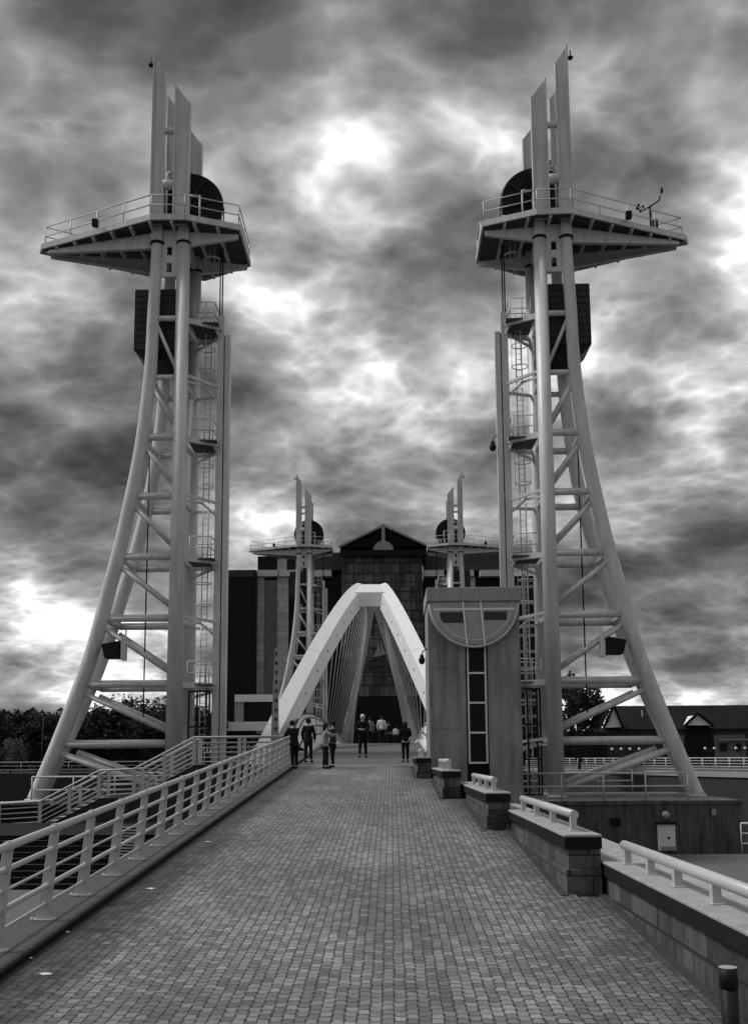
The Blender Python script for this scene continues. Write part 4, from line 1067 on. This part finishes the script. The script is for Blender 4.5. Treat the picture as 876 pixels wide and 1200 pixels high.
def person(px, py, h_px, label, rot=0, top='cloth_black', legs='cloth_black', hairm='hair', arms='down', coat=False, longhair=False, lean_=0.0, step=.10, cat='person', Y=None, zbase=None, group=None, hgt=None):
    Yp = Y if Y else (E)*1240/(py-888+S*1240)
    z0 = zbase if zbase is not None else gz(Yp)+.012
    X = at(px, py, Yp).x
    H = hgt if hgt else h_px/1240*Yp; k = H/1.75
    root = thing('person', (X, Yp, z0), label, cat, group); root.rotation_euler.z = rot; bulk = 1.12 if coat else 1.05
    L = lean_
    hip = .92; J = {}
    def P(x, y, z): return Vector((x, y+L*max(0, z-hip)*1.0, z))*k
    arm = {'down': [(.20, 0, 1.42), (.27, .02, 1.14), (.25, .09, .90)], 'front': [(.20, 0, 1.42), (.26, .08, 1.16), (.10, .26, 1.14)],
           'rail': [(.20, 0, 1.42), (.24, .18, 1.2), (.18, .42, 1.12)], 'hug': [(.19, .02, 1.40), (.27, .2, 1.28), (.08, .36, 1.30)], 'hips': [(.20, 0, 1.42), (.34, -.02, 1.17), (.2, .06, 1.0)]}[arms]
    # body: pelvis root, spine, neck, head, arms with hands, legs with feet
    vs = [P(0, 0, .95), P(0, 0, 1.15), P(0, 0, 1.36), P(0, .0, 1.47), P(0, .01, 1.55), P(0, .02, 1.64), P(0, .02, 1.72)]
    ed = [(0, 1), (1, 2), (2, 3), (3, 4), (4, 5), (5, 6)]; rd = [.13, .115, .13, .065, .055, .088, .06]
    for s in (-1, 1):
        o = len(vs); a = [P(s*q[0], q[1], q[2]) for q in arm]
        hd = (a[2]-a[1]).normalized(); sdv = hd.cross(Vector((s, 0, .2))).normalized()
        vs += [a[0], a[1], a[2], a[2]+hd*.08*k]; ed += [(2, o), (o, o+1), (o+1, o+2), (o+2, o+3)]; rd += [.06, .045, .03, (.034, .018)]
        for f in range(4):
            b = len(vs); off = sdv*(f-1.5)*.02*k; ln = (.075, .085, .08, .06)[f]
            vs += [a[2]+hd*.10*k+off, a[2]+hd*(.10+ln*.6)*k+off+Vector((-s*.01, 0, 0)), a[2]+hd*(.10+ln)*k+off+Vector((-s*.03, 0, 0))*k]
            ed += [(o+3, b), (b, b+1), (b+1, b+2)]; rd += [.009, .008, .007]
        b = len(vs); vs += [a[2]+hd*.05*k+sdv*-.035*k, a[2]+hd*.09*k+sdv*-.06*k]; ed += [(o+2, b), (b, b+1)]; rd += [.011, .009]
    for s in (-1, 1):
        o = len(vs); sy = step*s
        vs += [P(s*.09, 0, .88), P(s*.10, sy*.5+.02, .50), P(s*.11, sy, .09), P(s*.12, sy+.13, .035)]; ed += [(0, o), (o, o+1), (o+1, o+2), (o+2, o+3)]; rd += [.085, .055, .04, (.04, .028)]
    rd = [tuple(x*k for x in r) if isinstance(r, tuple) else r*k for r in rd]
    bd = skin_mesh('body', vs, ed, rd, 'skin', root, 1)
    # face details: nose, ears, eyes, mouth
    fc = MB(); hc = P(0, .02, 1.645)
    fc.sphere(hc+Vector((0, .10, -.01))*k, .018*k, 8, 6); fc.sphere(hc+Vector((.085, 0, 0))*k, .022*k, 8, 6, (.5, 1, 1.3)); fc.sphere(hc+Vector((-.085, 0, 0))*k, .022*k, 8, 6, (.5, 1, 1.3))
    def loc(mb_, n_, m_, par):
        org = wpos(par); me = bpy.data.meshes.new(n_); me.from_pydata(mb_.v, [], mb_.f); me.polygons.foreach_set('use_smooth', mb_.sm); me.materials.append(M[m_])
        o = bpy.data.objects.new(n_, me); col.objects.link(o); o.parent = par; return o
    loc(fc, 'nose_and_ears', 'skin', bd)
    ey = MB(); ey.sphere(hc+Vector((.033, .083, .012))*k, .011*k, 6, 5); ey.sphere(hc+Vector((-.033, .083, .012))*k, .011*k, 6, 5); ey.sphere(hc+Vector((0, .085, -.048))*k, .02*k, 8, 5, (1.2, .4, .3)); loc(ey, 'eyes_and_mouth', 'hair', bd)
    hr = MB(); hr.sphere(hc+Vector((0, -.018, .03))*k, .108*k, 14, 10, (.95, 1.02, 1.0))
    if longhair: hr.sphere(hc+Vector((0, -.065, -.09))*k, .10*k, 12, 8, (.95, .6, 1.7))
    loc(hr, 'hair', hairm, root)
    # jacket
    low = .72 if coat else .90
    vs = [P(0, 0, low), P(0, 0, 1.0), P(0, 0, 1.18), P(0, 0, 1.36), P(0, 0, 1.46)]; ed = [(0, 1), (1, 2), (2, 3), (3, 4)]; rd = [(.22 if coat else .165, .16), (.17, .14), (.16, .125), (.165, .13), (.095, .09)]
    for s in (-1, 1):
        o = len(vs); a = [P(s*q[0], q[1], q[2]) for q in arm]; vs += [a[0]-Vector((s*.02, 0, .0)), a[1], a[2]]; ed += [(3, o), (o, o+1), (o+1, o+2)]; rd += [.085*bulk, .066*bulk, .05*bulk]
    rd = [tuple(x*k for x in r) if isinstance(r, tuple) else r*k for r in rd]
    skin_mesh('coat' if coat else 'jacket', vs, ed, rd, top, root, 2)
    vs = [P(0, 0, .96)]; ed = []; rd = [.145]
    for s in (-1, 1):
        o = len(vs); sy = step*s; vs += [P(s*.095, 0, .82), P(s*.10, sy*.5+.02, .50), P(s*.11, sy, .10)]; ed += [(0, o), (o, o+1), (o+1, o+2)]; rd += [.105, .075, .06]
    skin_mesh('trousers', vs, ed, [r*k for r in rd], legs, root, 2)
    for s in (-1, 1):
        shm = MB(); c = P(s*.115, step*s+.06, .045); shm.sphere(c, .13*k, 12, 8, (.42, 1.05, .34)); loc(shm, 'shoe', 'cloth_black' if legs != 'cloth_dark' else 'cloth_white', root)
    return root
person(345, 900, 55, 'person in a bulky black coat with bowed head leaning on the left railing', rot=.6, arms='rail', lean_=.28, coat=True, step=.06)
person(361, 893, 50, 'person in a long dark coat standing just right of the one leaning on the railing', rot=-.3, arms='down', coat=True, step=.05)
person(381, 900.5, 52, 'long haired person in a grey jacket hugging someone in front of the deck edge', rot=-1.3, arms='hug', top='cloth_grey', legs='cloth_black', longhair=True, step=.04)
person(390, 899, 53, 'dark haired person in dark clothes being hugged on the right of the pair', rot=1.35, arms='hug', top='cloth_dark', legs='cloth_black', step=.04)
person(425, 887.5, 49, 'man in a black coat and pale cap standing with legs apart mid deck', rot=math.pi-.1, arms='front', coat=True, hairm='hair_white', step=.16)
person(475, 893.5, 46, 'person in a dark padded jacket standing alone near the lift shaft', rot=.2, arms='front', top='cloth_black', longhair=True, step=.05)
for px, Y, top_, ht, lb, r in ((433, 70, 'cloth_grey', 1.72, 'distant walker in a grey shirt left of the white shirted one', .1),
                            (447, 69, 'cloth_white', 1.78, 'distant walker in a white shirt crossing the bridge', -.1),
                            (455, 74, 'cloth_black', 1.6, 'small distant figure in black between white shirt and child', .2),
                            (463.5, 66.5, 'cloth_white', 1.05, 'small child in a white top walking on the bridge', .0)):
    person(px, 870, 30, lb, rot=r, top=top_, legs='cloth_black', step=.2, Y=Y, zbase=cat_smooth(Y)+.012, hgt=ht)

# ------------------------------------------------------------------ litter along the gutter
LT = [(55, 1142, .16, 'long pale leaf lying farthest out on the paving at the left', 1.5), (79, 1093, .07, 'crumpled white scrap below the third railing post', 0.3),
      (67, 1096, .05, 'tiny white scrap beside the crumpled one in the gutter', 1.0), (36, 1124, .06, 'small white scrap in the gutter near the second railing post', .7),
      (4, 1143, .09, 'white paper scrap at the very left edge of the paving', .2), (177, 1042, .14, 'pale flattened wrapper on the paving by the gutter in mid distance', .1),
      (159, 1031, .06, 'tiny white scrap at the kerb beyond the pale wrapper', .9), (243, 987, .13, 'thin pale scrap on the paving far up the ramp', .1),
      (98, 1075, .05, 'small white butt in the gutter below the fourth post', .4)]
for px, py, s_, lb, rz in LT:
    d = ray(px, py); tt = -E/(d.z-S*d.y); p = Vector((0, 0, E))+d*tt
    mb = MB(); rn = random.Random(px); n = 9
    ring_ = [(s_*.5*math.cos(2*math.pi*i/n)*rn.uniform(.7, 1.1), s_*.28*math.sin(2*math.pi*i/n)*rn.uniform(.7, 1.1)) for i in range(n)]
    vs = [(p.x+a_, p.y+b_, p.z+.004+rn.uniform(0, .012)+S*b_) for a_, b_ in ring_]+[(p.x, p.y, p.z+.022)]
    mb.add(vs, [(i, (i+1) % n, n) for i in range(n)]+[tuple(range(n-1, -1, -1))])
    tag(mb.build('litter', 'litter'), lb, 'litter', 'scraps of litter along the gutter')
